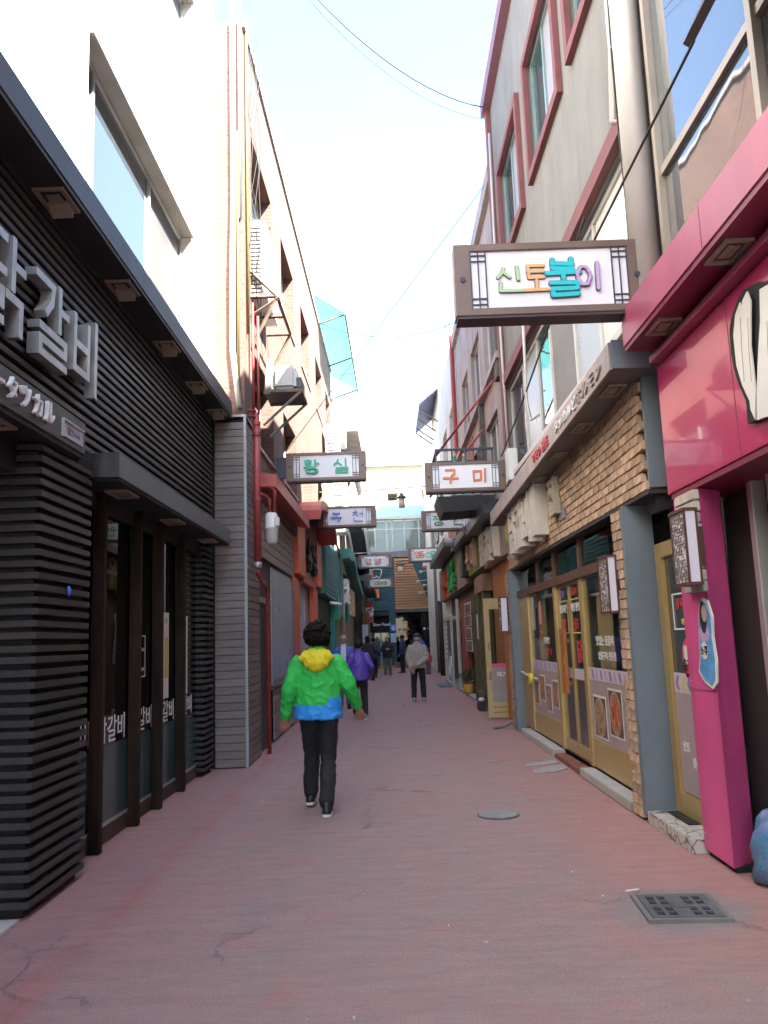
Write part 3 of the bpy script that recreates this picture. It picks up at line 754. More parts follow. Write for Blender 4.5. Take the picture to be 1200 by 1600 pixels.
for i in range(n + 1):
    a = math.pi * i / n
    y = 18.6 - 2.3 * math.cos(a); zz = 4.0 + .42 * math.sin(a)
    top.append((y, zz + .16)); bot.append((y, zz - .03))
m.prism(top + bot[::-1], -1.85, -1.36, 'x').build('curved_hood', REDAWN, P2)
for y in (17.6, 18.6, 19.6): downlight(P2, -1.6, y, 4.3, .1, .2, M('pale_fixture', (.45, .42, .4), .5), louvre=False)
for i, ch in enumerate('우성'):
    brush(P2, 'letter', ch, RUBBER, '+x', (-1.86, 18.1 + i * 1.1, 3.42), .66, .16, .09, 1.4)
text(P2, 'small_letters', '닭갈비', STEELB, '+x', (-1.84, 18.6, 3.98), .2, .02, .01, 1.6)
# ---------------------------------------------------------------- teal shingled awning and arch further on
P3 = thing('teal_awning_shop', (-1.75, 23.3, 0), 'teal shingled awning panel over a green shopfront beyond the orange portal', 'shopfront')
bx(P3, 'awning_core', TEAL, -1.95, -1.72, 21.15, 25.7, 2.75, 4.28)
m = MB()
for j in range(13):
    for i in range(26):
        y = 21.2 + i * .173 + (.086 if j % 2 else 0); z = 4.2 - j * .115
        if y + .16 > 25.68: continue
        m.add([(-1.72, y, z), (-1.72, y + .16, z), (-1.69, y + .16, z - .09), (-1.685, y + .08, z - .13), (-1.69, y, z - .09)], [(0, 1, 2, 3, 4)])
o = m.build('shingles', TEAL, P3, kind='stuff')
bx(P3, 'shop_wall', M('dark_green_wall', (.02, .05, .04), .6), -2.1, -1.95, 21.1, 25.9, 0, 2.75)
bx(P3, 'green_pilaster', GREEN, -1.95, -1.68, 25.1, 26.0, 2.15, 2.9)
bx(P3, 'lower_pilaster', TEAL, -1.98, -1.8, 25.1, 26.0, 0, 2.15)
MB().tube([(-1.7, 22.2, 2.55), (-1.4, 22.3, 2.5)], .045, 10).build('tube_light', M('tube_white', (.8, .8, .78), .4), P3, smooth=True)
P4 = thing('teal_arch_shop', (-1.6, 29, 0), 'teal arched shop canopy with white and orange signs on the far left', 'shopfront')
bx(P4, 'wall', M('khaki_wall', (.22, .19, .12), .7), -2.2, -1.9, 26.0, 38, 0, 3.9)
bx(P4, 'arch_pier', TEAL, -1.95, -1.66, 26.0, 27.4, 2.3, 4.3)
m = MB(); pr = [(26.0, 4.45), (26.0, 4.15), (27.4, 4.15), (28.4, 4.32), (29.5, 4.2), (31.0, 3.85), (35.5, 3.35), (35.5, 3.6), (31, 4.1), (29.6, 4.5), (28.2, 4.62), (27.2, 4.45)]
m.prism(pr, -1.9, -1.33, 'x').build('arch_canopy', TEAL, P4)
bx(P4, 'wood_pilaster', M('wood_pilaster', (.30, .2, .1), .6), -1.95, -1.8, 28.6, 30.2, 0, 2.9)
bx(P4, 'second_pier', TEAL, -1.9, -1.66, 29.8, 30.8, 2.2, 3.8)
for i, ch in enumerate('원조'):
    brush(P4, 'letter', ch, LETW, '+x', (-1.66, 27.9 + i * 1.2, 3.2), .75, .15, .1, 1.3)
bx(P4, 'picture_sign', foodmat('orange_sign_print', ((.5, .1, .03), (.6, .3, .1), (.7, .6, .4), (.3, .1, .05)), 5), -1.68, -1.62, 31.2, 34, 2.5, 3.5)
P5 = thing('dark_canopy_shop', (-1.4, 38, 0), 'dark shop with sloping canopy and red sign beside the far teal facade', 'shopfront')
bx(P5, 'wall', M('dark_wall', (.09, .08, .07), .7), -2.2, -1.5, 38, 44.6, 0, 4.2)
MB().prism([(35.6, 4.35), (44, 4.0), (44, 3.75), (35.6, 4.1)], -1.6, -.95, 'x').build('canopy', SLATE, P5)
bx(P5, 'brick_pier', brickmat('red_brickwork', (.25, .09, .06), (.2, .07, .05), (.3, .26, .22), 4, .7, .25), -1.5, -1.2, 37.5, 39.0, 0, 2.8)
bx(P5, 'red_sign', M('red_sign', (.45, .04, .06), .4), -1.45, -1.1, 42.0, 42.2, 2.4, 3.5)
text(P5, 'sign_letters', '닭', LETW, '-y', (-1.27, 41.98, 2.95), .5, .01, .02)
bx(P5, 'glass_door', PALEB, -1.45, -1.2, 36.3, 36.4, .3, 2.2)
bx(P5, 'orange_box', ORANGE, -1.35, -.98, 38.2, 39.2, 4.35, 4.9)
bx(P5, 'blue_box', M('pale_blue_box', (.35, .48, .55), .5), -1.3, -1.0, 36.5, 37.3, 4.2, 4.55)
# ---------------------------------------------------------------- far left white building with stairs, slab and air conditioners
W1 = thing('white_building', (-1.7, 33, 0), 'pale rendered building with grey balcony slab beyond the tan brick building', 'building')
FH = [(27.5, 30, 7.0, 8.3), (32, 35, 7.0, 8.3)]
m = MB(); wall_with_holes(m, -2.1, -1.72, 25.85, 44.6, 3.9, 9.4, FH)
m.box(-9, -2.1, 25.85, 44.6, 0, 9.4).build('wall', CREAM, W1)
for h in FH: window(W1, -1.7, -1.95, *h, ((h[0] + h[1]) / 2,), None, OFFW)
bx(W1, 'balcony_slab', M('slab_grey', (.40, .38, .36), .8, dirt=.2), -1.72, -1.0, 27.2, 34, 8.65, 8.95)
bx(W1, 'balcony_front', M('slab_grey', (.4, .38, .36), .8), -1.06, -.98, 27.2, 34, 8.95, 9.8)
bx(W1, 'roof_block', WHITE, -2.1, -1.5, 34.2, 44, 9.4, 9.9)
bx(W1, 'timber_post', M('wood_pilaster', (.3, .2, .1), .6), -1.72, -1.5, 20.9, 21.3, 4.3, 6.2)
stair = thing('metal_stair', (-1.3, 34, 4), 'grey metal outside stair with white railing on the far left', 'stair')
MB().prism([(30.0, 6.4), (38.5, 4.3), (38.5, 4.0), (30.0, 6.0)], -1.6, -1.05, 'x').build('stringer', SLATE, stair)
for i in range(14): bx(stair, 'baluster', PIPEW, -1.06, -1.03, 30.2 + i * .6, 30.24 + i * .6, 6.2 - i * .148, 7.1 - i * .148)
MB().tube([(-1.045, 30.1, 7.12), (-1.045, 38.4, 5.08)], .03, 6).build('handrail', PIPEW, stair)
bx(stair, 'landing', SLATE, -1.7, -1.05, 26.5, 30.0, 5.5, 5.65)
ac((-1.52, 22.0, 6.2), .36, .9, 1.3, 'white air conditioner on the brick wall above the first left hanging sign', rows=12)
ac((-1.50, 24.2, 4.75), .42, .9, 1.9, 'double white air conditioner behind the second left hanging sign', rows=10)
ac((-1.50, 24.6, 7.6), .36, .9, 1.0, 'white air conditioner highest on the far left wall', rows=10)
pipe('gas_pipe', [(-1.62, 20.4, 5.6), (-1.6, 20.4, 4.6), (-1.5, 22.0, 4.2), (-1.45, 23.4, 4.0), (-1.45, 24.2, 2.6), (-1.45, 24.2, 1.6)], .03, PIPEW, 'white bent pipe hanging over the teal awning')
tr = thing('translucent_awning', (-1.2, 25, 10.4), 'translucent teal corrugated awning on the brick building roof', 'awning')
m = MB()
N = 42
for i in range(N):
    y = 21.4 + i * 7.2 / N; y2 = y + 7.2 / N; d = .03 if i % 2 else 0; d2 = .03 - d
    m.add([(-2.3, y, 11.35 + d), (-2.3, y2, 11.35 + d2), (-1.02, y2, 10.5 + d2), (-1.02, y, 10.5 + d)], [(0, 1, 2, 3)])
TRT = bpy.data.materials.new('teal_polycarbonate'); TRT.use_nodes = True
_n, _l = TRT.node_tree.nodes, TRT.node_tree.links
_t = _n.new('ShaderNodeBsdfTranslucent'); _t.inputs[0].default_value = (.05, .24, .23, 1)
_x = _n.new('ShaderNodeMixShader'); _x.inputs[0].default_value = .5
_n['Principled BSDF'].inputs['Base Color'].default_value = (.06, .17, .17, 1)
_l.new(_n['Principled BSDF'].outputs[0], _x.inputs[1]); _l.new(_t.outputs[0], _x.inputs[2]); _l.new(_x.outputs[0], _n['Material Output'].inputs[0])
m.build('sheet', TRT, tr)
bx(tr, 'edge_trim', STEELB, -1.04, -1.0, 21.4, 28.6, 10.44, 10.52)
for y in (21.5, 25.0, 28.4): MB().tube([(-1.85, y, 10.2), (-1.05, y, 10.48)], .025, 6).build('strut', STEELB, tr)
SHEAR[:] = [0, 0]
# ================================================================ right side palette
PINK = M('magenta_gloss', (.46, .022, .115), .22, var=.06, spec=.7, coat=.8)
PINKM = M('magenta_panel', (.62, .085, .25), .42, var=.1, spec=.45, dirt=.22)
PINKF = M('faded_magenta_metal', (.38, .075, .14), .4, var=.14, stretch=(1, 1, .4), dirt=.15)
STUCCO = M('grey_stucco', (.19, .187, .178), .9, var=.1, vs_=1.6, bump=.25, bs=45, dirt=.18)
ROSE = M('rose_trim', (.16, .052, .052), .75, var=.16, vs_=4, bump=.12)
STONEF = M('pink_granite_fascia', (.40, .34, .33), .5, var=.14, vs_=14, dirt=.2)
BLUEG = M('blue_grey_metal', (.15, .19, .22), .5, var=.08, dirt=.12)
GOLD = M('gold_anodised', (.48, .34, .14), .38, metal=.45, var=.08)
FILM = M('mauve_film', (.34, .27, .265), .35, var=.1, vs_=5)
BAND = M('film_band', (.52, .46, .47), .4, var=.05)
VIOLET = M('violet_print', (.25, .14, .36), .4)
YPRINT = M('yellow_print', (.6, .5, .12), .4)
REDPR = M('red_print', (.55, .05, .06), .4)
CLEAR = glass('clear_glass', (.03, .035, .033), 1.5, see=.92)
MIRR = glass('curtain_glass', (.05, .06, .065), 3.0)
BRICK1 = M('sand_brick', (.44, .30, .20), .85, var=.26, vs_=9, bump=.5, bs=50, rand=.26)
STONE = M('split_stone', (.50, .45, .37), .85, var=.2, vs_=8, bump=.5, bs=30, rand=.2)
MORT = M('dark_mortar', (.10, .075, .055), .9)
WOODL = M('lantern_wood', (.085, .035, .025), .5, var=.2, vs_=8)
LPAN = M('lantern_acrylic', (.66, .64, .70), .3, var=.03)
BROWNF = M('bronze_frame', (.165, .11, .085), .42, metal=.3, var=.12, dirt=.1)
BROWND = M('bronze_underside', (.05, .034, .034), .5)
SIGNW = M('sign_acrylic', (.82, .81, .83), .32, var=.04)
LATT = M('sign_lattice', (.03, .032, .05), .4)
GRAN = M('granite_step', (.42, .41, .38), .6, var=.12, vs_=30, dirt=.2)
INTER = M('shop_interior', (.42, .33, .22), .7, var=.4, vs_=1.5)
# ================================================================ right: magenta building beside the camera
K = thing('magenta_building', (2.2, 3, 0), 'glossy magenta shopfront with mirrored windows above at the right edge', 'building')
bx(K, 'body', M('dark_body', (.06, .05, .05), .7), 2.42, 9, -9, 5.74, 0, 11.6)  # unseen upper height raised to keep the alley and left eave shaded
bx(K, 'fascia', PINKF, 1.80, 2.42, -9, 5.72, 3.56, 3.83, bevel=.004)
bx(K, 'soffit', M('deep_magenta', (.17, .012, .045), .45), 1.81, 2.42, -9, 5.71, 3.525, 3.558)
for y in (1.9, 3.05, 4.15, 5.22): downlight(K, 1.92, y, 3.524, .08, .14, louvre=False)
for y in (1.2, 2.7, 4.2): bx(K, 'fascia_joint', M('joint_dark', (.14, .03, .05), .6), 1.7985, 1.7995, y, y + .006, 3.57, 3.82)
for y in (2.6, 4.55): bx(K, 'board_joint', M('joint_dark', (.14, .03, .05), .6), 2.0482, 2.0495, y, y + .004, 2.47, 3.41)
bx(K, 'trim_bar', PINKF, 1.98, 2.42, -9, 5.72, 3.43, 3.48)
bx(K, 'sign_board', PINK, 2.05, 2.42, -9, 5.78, 2.46, 3.42, bevel=.004)
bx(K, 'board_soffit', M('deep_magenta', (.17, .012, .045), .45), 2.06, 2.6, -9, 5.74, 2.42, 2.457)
MB().prism([(2.07, 5.27), (2.27, 5.42), (2.42, 5.76), (2.08, 5.77)], .04, 2.42, 'z').build('column', PINKM, K, bevel=.004)
bx(K, 'column_seam', M('joint_dark', (.14, .03, .05), .6), 2.0675, 2.069, 5.29, 5.76, 1.10, 1.104)
for y_ in (5.33, 5.72):
    for z_ in (.15, .62, 1.06, 1.15, 1.6): MB().ball((2.073, y_, z_), .006, .006, .006, 5).build('screw', GALV, K)
bx(K, 'column_foot', BLK, 2.1, 2.35, 5.32, 5.74, 0, .04)
for i in range(9):
    z0 = 1.74 + i * .075; d = rnd.uniform(0, .012)
    bx(K, 'stone', STONE, 2.035 - d, 2.069, 5.26 + rnd.uniform(-.01, .01), 5.60 + rnd.uniform(-.015, .015), z0, z0 + .068, bevel=.006)
bx(K, 'side_glass', DGLASS, 2.44, 2.46, 2, 5.4, .1, 2.42)
for y in (5.12, 4.85, 4.6, 4.2, 3.6): bx(K, 'door_stile', ALU, 2.33, 2.43, y - .04, y + .03, .06, 2.42, bevel=.004)
bx(K, 'door_threshold', ALU, 2.3, 2.46, 2, 5.3, .02, .06)
m = MB()
for y0 in [5.45 - 1.5 * i for i in range(9)]: m.box(2.05, 2.16, y0 - .06, y0, 3.83, 11)
for z0 in (3.86, 4.72, 6.5, 7.3, 9.2): m.box(2.07, 2.15, -8, 5.39, z0, z0 + .06)
m.build('mullions', M('bronze_mullion', (.30, .26, .21), .4, metal=.4), K)
for i in range(6):
    y1 = 5.38 - 1.5 * i
    for z0, z1 in ((3.92, 4.72), (4.78, 6.5), (6.56, 7.3), (7.36, 9.2)): bx(K, 'pane', MIRR, 2.10, 2.12, y1 - 1.42, y1, z0, z1)
MB().prism([(2.09, 5.40), (1.70, 4.62), (1.74, 4.59), (2.12, 5.36)], 2.9, 3.95, 'y').build('open_sash', BROWND, K)
# wing shaped panel
wp = [(1168, 452), (1158, 468), (1148, 496), (1145, 516), (1147, 550), (1152, 576), (1160, 602), (1171, 626), (1174, 662), (1194, 654), (1215, 648), (1230, 560), (1225, 440), (1190, 440)]
def px_x(px, py, X0):
    r = fw + rt * ((px - 600) / F_PX) + upv * ((800 - py) / F_PX)
    t = X0 / r.x
    return (t * r.y, CAM_H + t * r.z)
wing = thing('wing_panel', (2.0, 4, 2.6), 'white feathered cut-out panel on the magenta sign board', 'sign')
PANW = M('panel_white', (.66, .65, .60), .35, var=.05)
poly = [px_x(a, b, 2.04) for a, b in wp]
MB().prism(poly, 2.02, 2.048, 'x').build('back_panel', BLK, wing)
for k, fp in enumerate(([(1150, 492), (1157, 472), (1163, 482), (1165, 540), (1171, 600), (1173, 628), (1161, 602), (1152, 572), (1147, 525)],
    [(1161, 470), (1168, 455), (1174, 470), (1174, 540), (1182, 610), (1181, 656), (1174, 640), (1166, 570), (1161, 505)],
    [(1188, 452), (1205, 442), (1230, 450), (1230, 560), (1220, 648), (1197, 652), (1184, 657), (1184, 600), (1186, 550), (1189, 500)])):
    xx = 2.012 - k * .012
    q = MB().prism([px_x(a, b, xx) for a, b in fp], xx - .006, xx + .004, 'x').build('feather', PANW, wing, bevel=.002)
    c0 = (sum(a for a, b in fp) / len(fp), sum(b for a, b in fp) / len(fp))
    xs2 = xx - .0065
    MB().tube([(xs2, *px_x(c0[0] + d, b, xs2)) for d, b in ((-3, c0[1] - 50), (-1, c0[1]), (3, c0[1] + 50))], .0025, 5).build('feather_rib', M('line_grey', (.25, .25, .25), .5), q)
# ================================================================ recess with glass door and tiled step
D = thing('side_door', (2.28, 6.2, 0), 'gold framed glass door between grey pillar and magenta column', 'door')
for a in ((6.56, 6.70, .09, 2.2), (5.76, 6.56, 2.08, 2.2), (5.76, 6.56, .09, .26)): bx(D, 'frame', GOLD, 2.22, 2.28, *a, bevel=.004)
bx(D, 'glass', M('dim_green_glass', (.022, .03, .028), .08, var=.2, spec=.6), 2.25, 2.26, 5.76, 6.56, .26, 2.08)
bx(D, 'lower_film', FILM, 2.24, 2.248, 5.77, 6.55, .27, 1.02)
bd = bx(D, 'film_band', BAND, 2.239, 2.247, 5.77, 6.55, 1.022, 1.17)
for i in range(6):
    y = 5.80 + i * .125
    MB().prism([(y, 1.04), (y + .05, 1.04), (y + .09, 1.095), (y + .05, 1.15), (y, 1.15), (y + .04, 1.095)], 2.237, 2.2388, 'x').build('chevron', VIOLET if i % 2 else YPRINT, bd)
for i, (tx, y, z) in enumerate((('신토', 6.4, .62), ('불이', 6.22, .52), ('맛집', 6.02, .60))): text(D, 'lettering', tx, LETW, '-x', (2.238, y, z), .075, .001, .015)
nt_ = MB(); t = .012
y0, y1, z0, z1 = 5.8, 6.44, 1.50, 1.78
nt_.box(2.240, 2.246, y0, y1, z0, z0 + t).box(2.240, 2.246, y0, y1, z1 - t, z1).box(2.240, 2.246, y1 - t, y1, z0 + t, z1 - t)
f = nt_.build('notice_outline', LETW, D)
text(f, 'lettering', '정육점 영업', REDPR, '-x', (2.244, 6.16, 1.70), .085, .001, .02); text(f, 'lettering', '배달됩니다', YPRINT, '-x', (2.244, 6.16, 1.56), .05, .001, .015)
lg = MB().lathe([(.13, 0), (.13, .004)], (0, 0, 0), 24)
lg.v = [(2.243 - v[2], 6.2 + v[0] * .9, 1.28 + v[1] * 1.2) for v in lg.v]
f = lg.build('sticker', REDPR, D)
bx(f, 'sticker_middle', PAPER, 2.236, 2.2385, 6.13, 6.27, 1.24, 1.38); text(f, 'lettering', '춘천', RUBBER, '-x', (2.235, 6.22, 1.24), .09, .001, .03)
def tilemat():
    m = bpy.data.materials.new('cracked_tile'); m.use_nodes = True
    n, l = m.node_tree.nodes, m.node_tree.links; b = n['Principled BSDF']; b.inputs['Roughness'].default_value = .4
    g = n.new('ShaderNodeNewGeometry'); v = n.new('ShaderNodeTexVoronoi'); v.feature = 'DISTANCE_TO_EDGE'; v.inputs['Scale'].default_value = 11
    l.new(g.outputs['Position'], v.inputs['Vector']); r = n.new('ShaderNodeValToRGB')
    r.color_ramp.elements[0].position = .02; r.color_ramp.elements[1].position = .06
    r.color_ramp.elements[0].color = (.12, .10, .085, 1); r.color_ramp.elements[1].color = (.48, .46, .40, 1)
    l.new(v.outputs['Distance'], r.inputs[0]); l.new(r.outputs[0], b.inputs['Base Color']); return m
st = bx(D, 'tiled_step', tilemat(), 2.0, 2.3, 5.78, 6.73, 0, .095, bevel=.004)
bx(D, 'door_mat', RUBBER, 2.13, 2.23, 6.2, 6.66, .096, .104)
sp_ = thing('spotlight', (2.1, 6.3, 2.45), 'black floodlight under the end of the sandy brick band', 'lamp')
MB().prism([(2.08, 2.56), (2.30, 2.56), (2.28, 2.44), (2.12, 2.41)], 6.2, 6.4, 'y').build('housing', RUBBER, sp_)
MB().tube([(2.3, 6.3, 2.5), (2.34, 6.25, 2.36), (2.3, 6.2, 2.28)], .012, 6).build('arm', GALV, sp_)
# ================================================================ sandy brick restaurant
Q = thing('brick_restaurant', (2.2, 9.8, 0), 'restaurant with sandy brick band, gold framed glass front and stone canopy on the right', 'shopfront')
bx(Q, 'band_core', MORT, 2.068, 2.5, 6.17, 13.46, 2.57, 3.56)
bx(Q, 'end_plate', BLUEG, 2.045, 2.30, 6.13, 6.168, 2.585, 3.50, bevel=.003)
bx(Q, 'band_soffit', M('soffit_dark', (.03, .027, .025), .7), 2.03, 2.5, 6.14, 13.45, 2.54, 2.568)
P_ = bx(Q, 'near_pillar', BLUEG, 1.995, 2.24, 6.74, 6.82, .05, 2.54, bevel=.004)
bx(Q, 'pillar_core', MORT, 2.04, 2.24, 6.82, 7.08, 0, 2.54)
bx(Q, 'far_pillar', BLUEG, 2.0, 2.2, 13.25, 13.45, 0, 2.54, bevel=.004)
bx(Q, 'far_pillar_core', MORT, 2.04, 2.2, 13.45, 13.75, 0, 2.54)
def brickmesh(L, H, D_, k):
    r_ = random.Random(k); m = MB().box(-D_ / 2, D_ / 2, -L / 2, L / 2, -H / 2, H / 2)
    me = m.mesh('brick', BRICK1, bevel=.004)
    for v in me.vertices: v.co += Vector((r_.uniform(-.004, .004), r_.uniform(-.004, .004), r_.uniform(-.003, .003)))
    return me
bm_ = [brickmesh(.207, .070, .045, k) for k in range(5)]
bm_s = [brickmesh(.12, .078, .05, k + 9) for k in range(4)]
cnt = 0; rest = MB()
for i in range(36):
    for j in range(12):
        y = 6.27 + i * .2085 + (.104 if j % 2 else 0); z = 2.612 + j * .079
        if y > 13.42: continue
        x = 2.050 + rnd.uniform(-.005, .003)
        if cnt < 240: piece(Q, 'brick', rnd.choice(bm_), (x, y, z)); cnt += 1
        else: rest.box(x - .0225, x + .0225, y - .1, y + .1, z - .035, z + .035)
for j in range(30):
    for i in range(2):
        if i and j % 9 == 4: continue
        piece(Q, 'brick', rnd.choice(bm_s), (2.015 + rnd.uniform(-.004, .004), 6.89 + i * .128, .06 + j * .0835))
for j in range(30): rest.box(2.0, 2.05, 13.46, 13.74, .03 + j * .0835, .1 + j * .0835)
rest.build('far_bricks', BRICK1, Q, kind='stuff', bevel=0)
# canopy with stone tiles and downlights
cz0, cz1 = 3.47, 3.30
cc = MB().prism([(5.93, cz0), (13.35, cz1), (13.35, cz1 + .22), (5.93, cz0 + .22)], 1.775, 2.2, 'x').build('canopy', M('canopy_grey', (.13, .125, .12), .6), Q)
bx(cc, 'canopy_end', BLUEG, 1.77, 2.06, 5.915, 5.929, cz0, cz0 + .225)
for i in range(12):
    y0 = 5.95 + i * .615; a = cz0 + (cz1 - cz0) * (y0 - 5.93) / 7.42; b = cz0 + (cz1 - cz0) * (y0 + .605 - 5.93) / 7.42
    MB().prism([(y0, a + .004), (y0 + .605, b + .004), (y0 + .605, b + .218), (y0, a + .218)], 1.755, 1.774, 'x').build('fascia_tile', STONEF, cc)
for y in (6.42, 7.5, 8.6, 9.75, 10.9, 12.1):
    z = cz0 + (cz1 - cz0) * (y - 5.93) / 7.42
    downlight(cc, 1.90, y, z - .003, .075, .16, louvre=False)
fs = thing('fascia_lettering', (1.75, 8, 3.5), 'thin raised letters along the stone canopy edge above the brick band', 'sign')
for tx, y, mt_ in (('ホルモン', 6.6, STONEF), ('タッカルビ', 7.5, LETW), ('원조', 8.5, REDPR), ('막국수', 9.0, REDPR)):
    text(fs, 'letters', tx, mt_, '-x', (1.748, y, cz0 + (cz1 - cz0) * (y - 5.93) / 7.42 + .11), .12, .008, .008, 1.5)
# block letters on brick
bl_ = thing('block_letter_sign', (1.95, 11.4, 2.7), 'white three dimensional block letters on the sandy brick band', 'sign')
bx(bl_, 'letter_block', M('block_white', (.60, .57, .50), .6, var=.08, dirt=.15, stretch=(4, 4, .6)), 1.86, 2.03, 9.95, 10.25, 2.72, 3.36)
for i, ch in enumerate('닭갈비'):
    brush(bl_, 'letter', ch, M('block_white', (.6, .57, .5), .6), '-x', (2.02, 10.55 + (2 - i) * .62, 3.02), .58, .16, .17, .95, False)
for i, (yy, zz, c, hh) in enumerate(((12.6, 2.85, (.35, .42, .12), .5), (12.45, 3.0, (.5, .16, .08), .32), (12.3, 2.78, (.14, .33, .42), .3), (12.25, 2.62, (.6, .58, .54), .26), (12.2, 3.25, (.62, .6, .56), .26))):
    MB().ball((1.95, yy, zz + hh / 2), .07, .14, hh / 2, 8).build('emblem_piece', M('emblem_%d' % i, c, .5), bl_)
s2 = thing('small_letter_sign', (2.0, 9.6, 3.0), 'small grey raised letter right of the white block letters on brick', 'sign')
brush(s2, 'letter', '집', M('stone_letter', (.40, .36, .30), .7, var=.15), '-x', (2.02, 9.35, 3.08), .38, .14, .07, .95, False)
pl_ = tag(bx(None, 'wall_plate', M('plate_blue_grey', (.2, .21, .24), .5), 2.012, 2.02, 8.95, 9.3, 2.78, 2.88), 'small blue grey plate on the sandy brick band', 'plate')
# glass front
gx = 2.15
def gold(y0, y1, z0, z1, d=.0, n='frame'): return bx(Q, n, GOLD, gx - .02 - d, gx + .05, y0, y1, z0, z1, bevel=.004)
bx(Q, 'interior', INTER, 3.2, 3.25, 6.9, 13.3, 0, 2.6); bx(Q, 'interior_floor', INTER, 2.2, 3.25, 7.1, 13.2, .05, .1)
bx(Q, 'interior_ceiling', M('interior_dark', (.03, .027, .025), .8), 2.2, 3.2, 7.1, 13.2, 2.45, 2.5)
bx(Q, 'transom', M('brown_timber', (.10, .05, .03), .5, var=.3), 2.1, 2.22, 7.1, 13.2, 2.10, 2.20)
bx(Q, 'transom_glass', DGLASS, 2.15, 2.16, 7.1, 13.2, 2.2, 2.5)
for y in (8.95, 10.35, 11.5): bx(Q, 'transom_post', M('brown_timber', (.1, .05, .03), .5), 2.12, 2.2, y - .05, y + .05, 2.2, 2.54)
for y0, y1 in ((12.38, 12.5), (10.34, 10.47), (8.92, 9.05), (7.08, 7.14)): gold(y0, y1, .10, 2.10, .01)
gold(12.5, 13.22, .1, 2.10, 0, 'side_panel')
def shop_window(y0, y1):
    w_ = bx(Q, 'kick_plate', GOLD, gx - .015, gx + .03, y0, y1, .11, .40)
    g_ = bx(Q, 'window_glass', CLEAR, gx, gx + .008, y0, y1, 1.14, 2.10)
    f_ = bx(Q, 'lower_film', FILM, gx - .004, gx + .006, y0, y1, .402, 1.01)
    b_ = bx(Q, 'film_band', BAND, gx - .006, gx + .006, y0, y1, 1.012, 1.138)
    n = int((y1 - y0) / .17)
    for i in range(n):
        y = y0 + .03 + i * .17
        MB().prism([(y, 1.03), (y + .06, 1.03), (y + .1, 1.12), (y + .04, 1.12)], gx - .009, gx - .0065, 'x').build('stripe', VIOLET if i % 2 else M('lilac_print', (.42, .30, .45), .4), b_)
    return g_, f_
g1, f1 = shop_window(7.14, 8.92)
g2, f2 = shop_window(10.47, 12.38)
DISH = [foodmat('dish_red', ((.12, .03, .015), (.35, .06, .02), (.5, .16, .06), (.62, .4, .2))), foodmat('dish_noodle', ((.05, .05, .03), (.22, .12, .05), (.42, .28, .14), (.35, .10, .04)))]
def photo(par, y0, y1, z0, z1, k):
    p = bx(par, 'photo', PAPER, gx - .009, gx - .0055, y0, y1, z0, z1)
    bx(p, 'print_ground', M('print_brown', (.12, .05, .03), .4, var=.3), gx - .0115, gx - .0095, y0 + .025, y1 - .025, z0 + .02, z1 - .02)
    for nm_, kk, xx_, mt_ in (('print_bowl', .46, .0122, M('print_bowl', (.30, .27, .22), .4)), ('print_picture', .40, .0129, DISH[k % 2])):
        q = MB().lathe([(1, 0), (1, 1)], (0, 0, 0), 20)
        q.v = [(gx - xx_ + v[2] * .0005, (y0 + y1) / 2 + v[0] * (y1 - y0) * kk * .9, (z0 + z1) / 2 + v[1] * (z1 - z0) * kk) for v in q.v]
        q.build(nm_, mt_, p)
photo(f1, 7.72, 8.2, .50, .96, 0); photo(f1, 8.3, 8.8, .43, .86, 1)
for i, (y, z) in enumerate(((10.6, .55), (11.05, .47), (11.5, .58), (11.95, .5))): photo(f2, y, y + .34, z, z + .36, i)
text(g1, 'lettering', '맛있는 닭갈비', LETW, '-x', (gx - .004, 8.2, 1.42), .10, .001, .015, 1.1)
text(g1, 'lettering', '숯불구이 전문점', LETW, '-x', (gx - .004, 8.15, 1.27), .085, .001, .015, 1.1)
text(g1, 'lettering', '춘천', REDPR, '-x', (gx - .004, 7.35, 1.78), .16, .001, .03)
text(g2, 'lettering', '단체환영', LETW, '-x', (gx - .004, 11.2, 1.42), .09, .001, .015, 1.2)
text(g2, 'lettering', '막국수 전문', REDPR, '-x', (gx - .004, 11.1, 1.27), .08, .001, .015, 1.2)
tp = MB().prism([(11.45, 1.5), (11.62, 1.55), (11.66, 1.75), (11.6, 1.95), (11.5, 1.97), (11.42, 1.8)], gx - .004, gx - .002, 'x').build('sticker', M('sticker_rose', (.5, .2, .17), .4), g2); text(g2, 'lettering', '춘천', RUBBER, '-x', (gx - .005, 11.55, 1.6), .1, .001, .02)
def leaf(y0, y1):
    d = bx(Q, 'door_leaf', CLEAR, gx + .01, gx + .018, y0 + .04, y1 - .04, .24, 2.06)
    m = MB(); m.box(gx, gx + .03, y0, y0 + .04, .11, 2.1).box(gx, gx + .03, y1 - .04, y1, .11, 2.1).box(gx, gx + .03, y0 + .04, y1 - .04, .11, .24).box(gx, gx + .03, y0 + .04, y1 - .04, 2.06, 2.1)
    m.build('door_frame', GOLD, d)
    bx(d, 'film_band', BAND, gx + .002, gx + .008, y0 + .04, y1 - .04, .98, 1.1)
    f = MB(); t = .014; a, b, z0, z1 = y0 + .09, y1 - .09, 1.5, 1.9
    f.box(gx, gx + .006, a, b, z0, z0 + t).box(gx, gx + .006, a, b, z1 - t, z1).box(gx, gx + .006, a, a + t, z0, z1).box(gx, gx + .006, b - t, b, z0, z1)
    f.build('notice_frame', YPRINT, d)
    return d
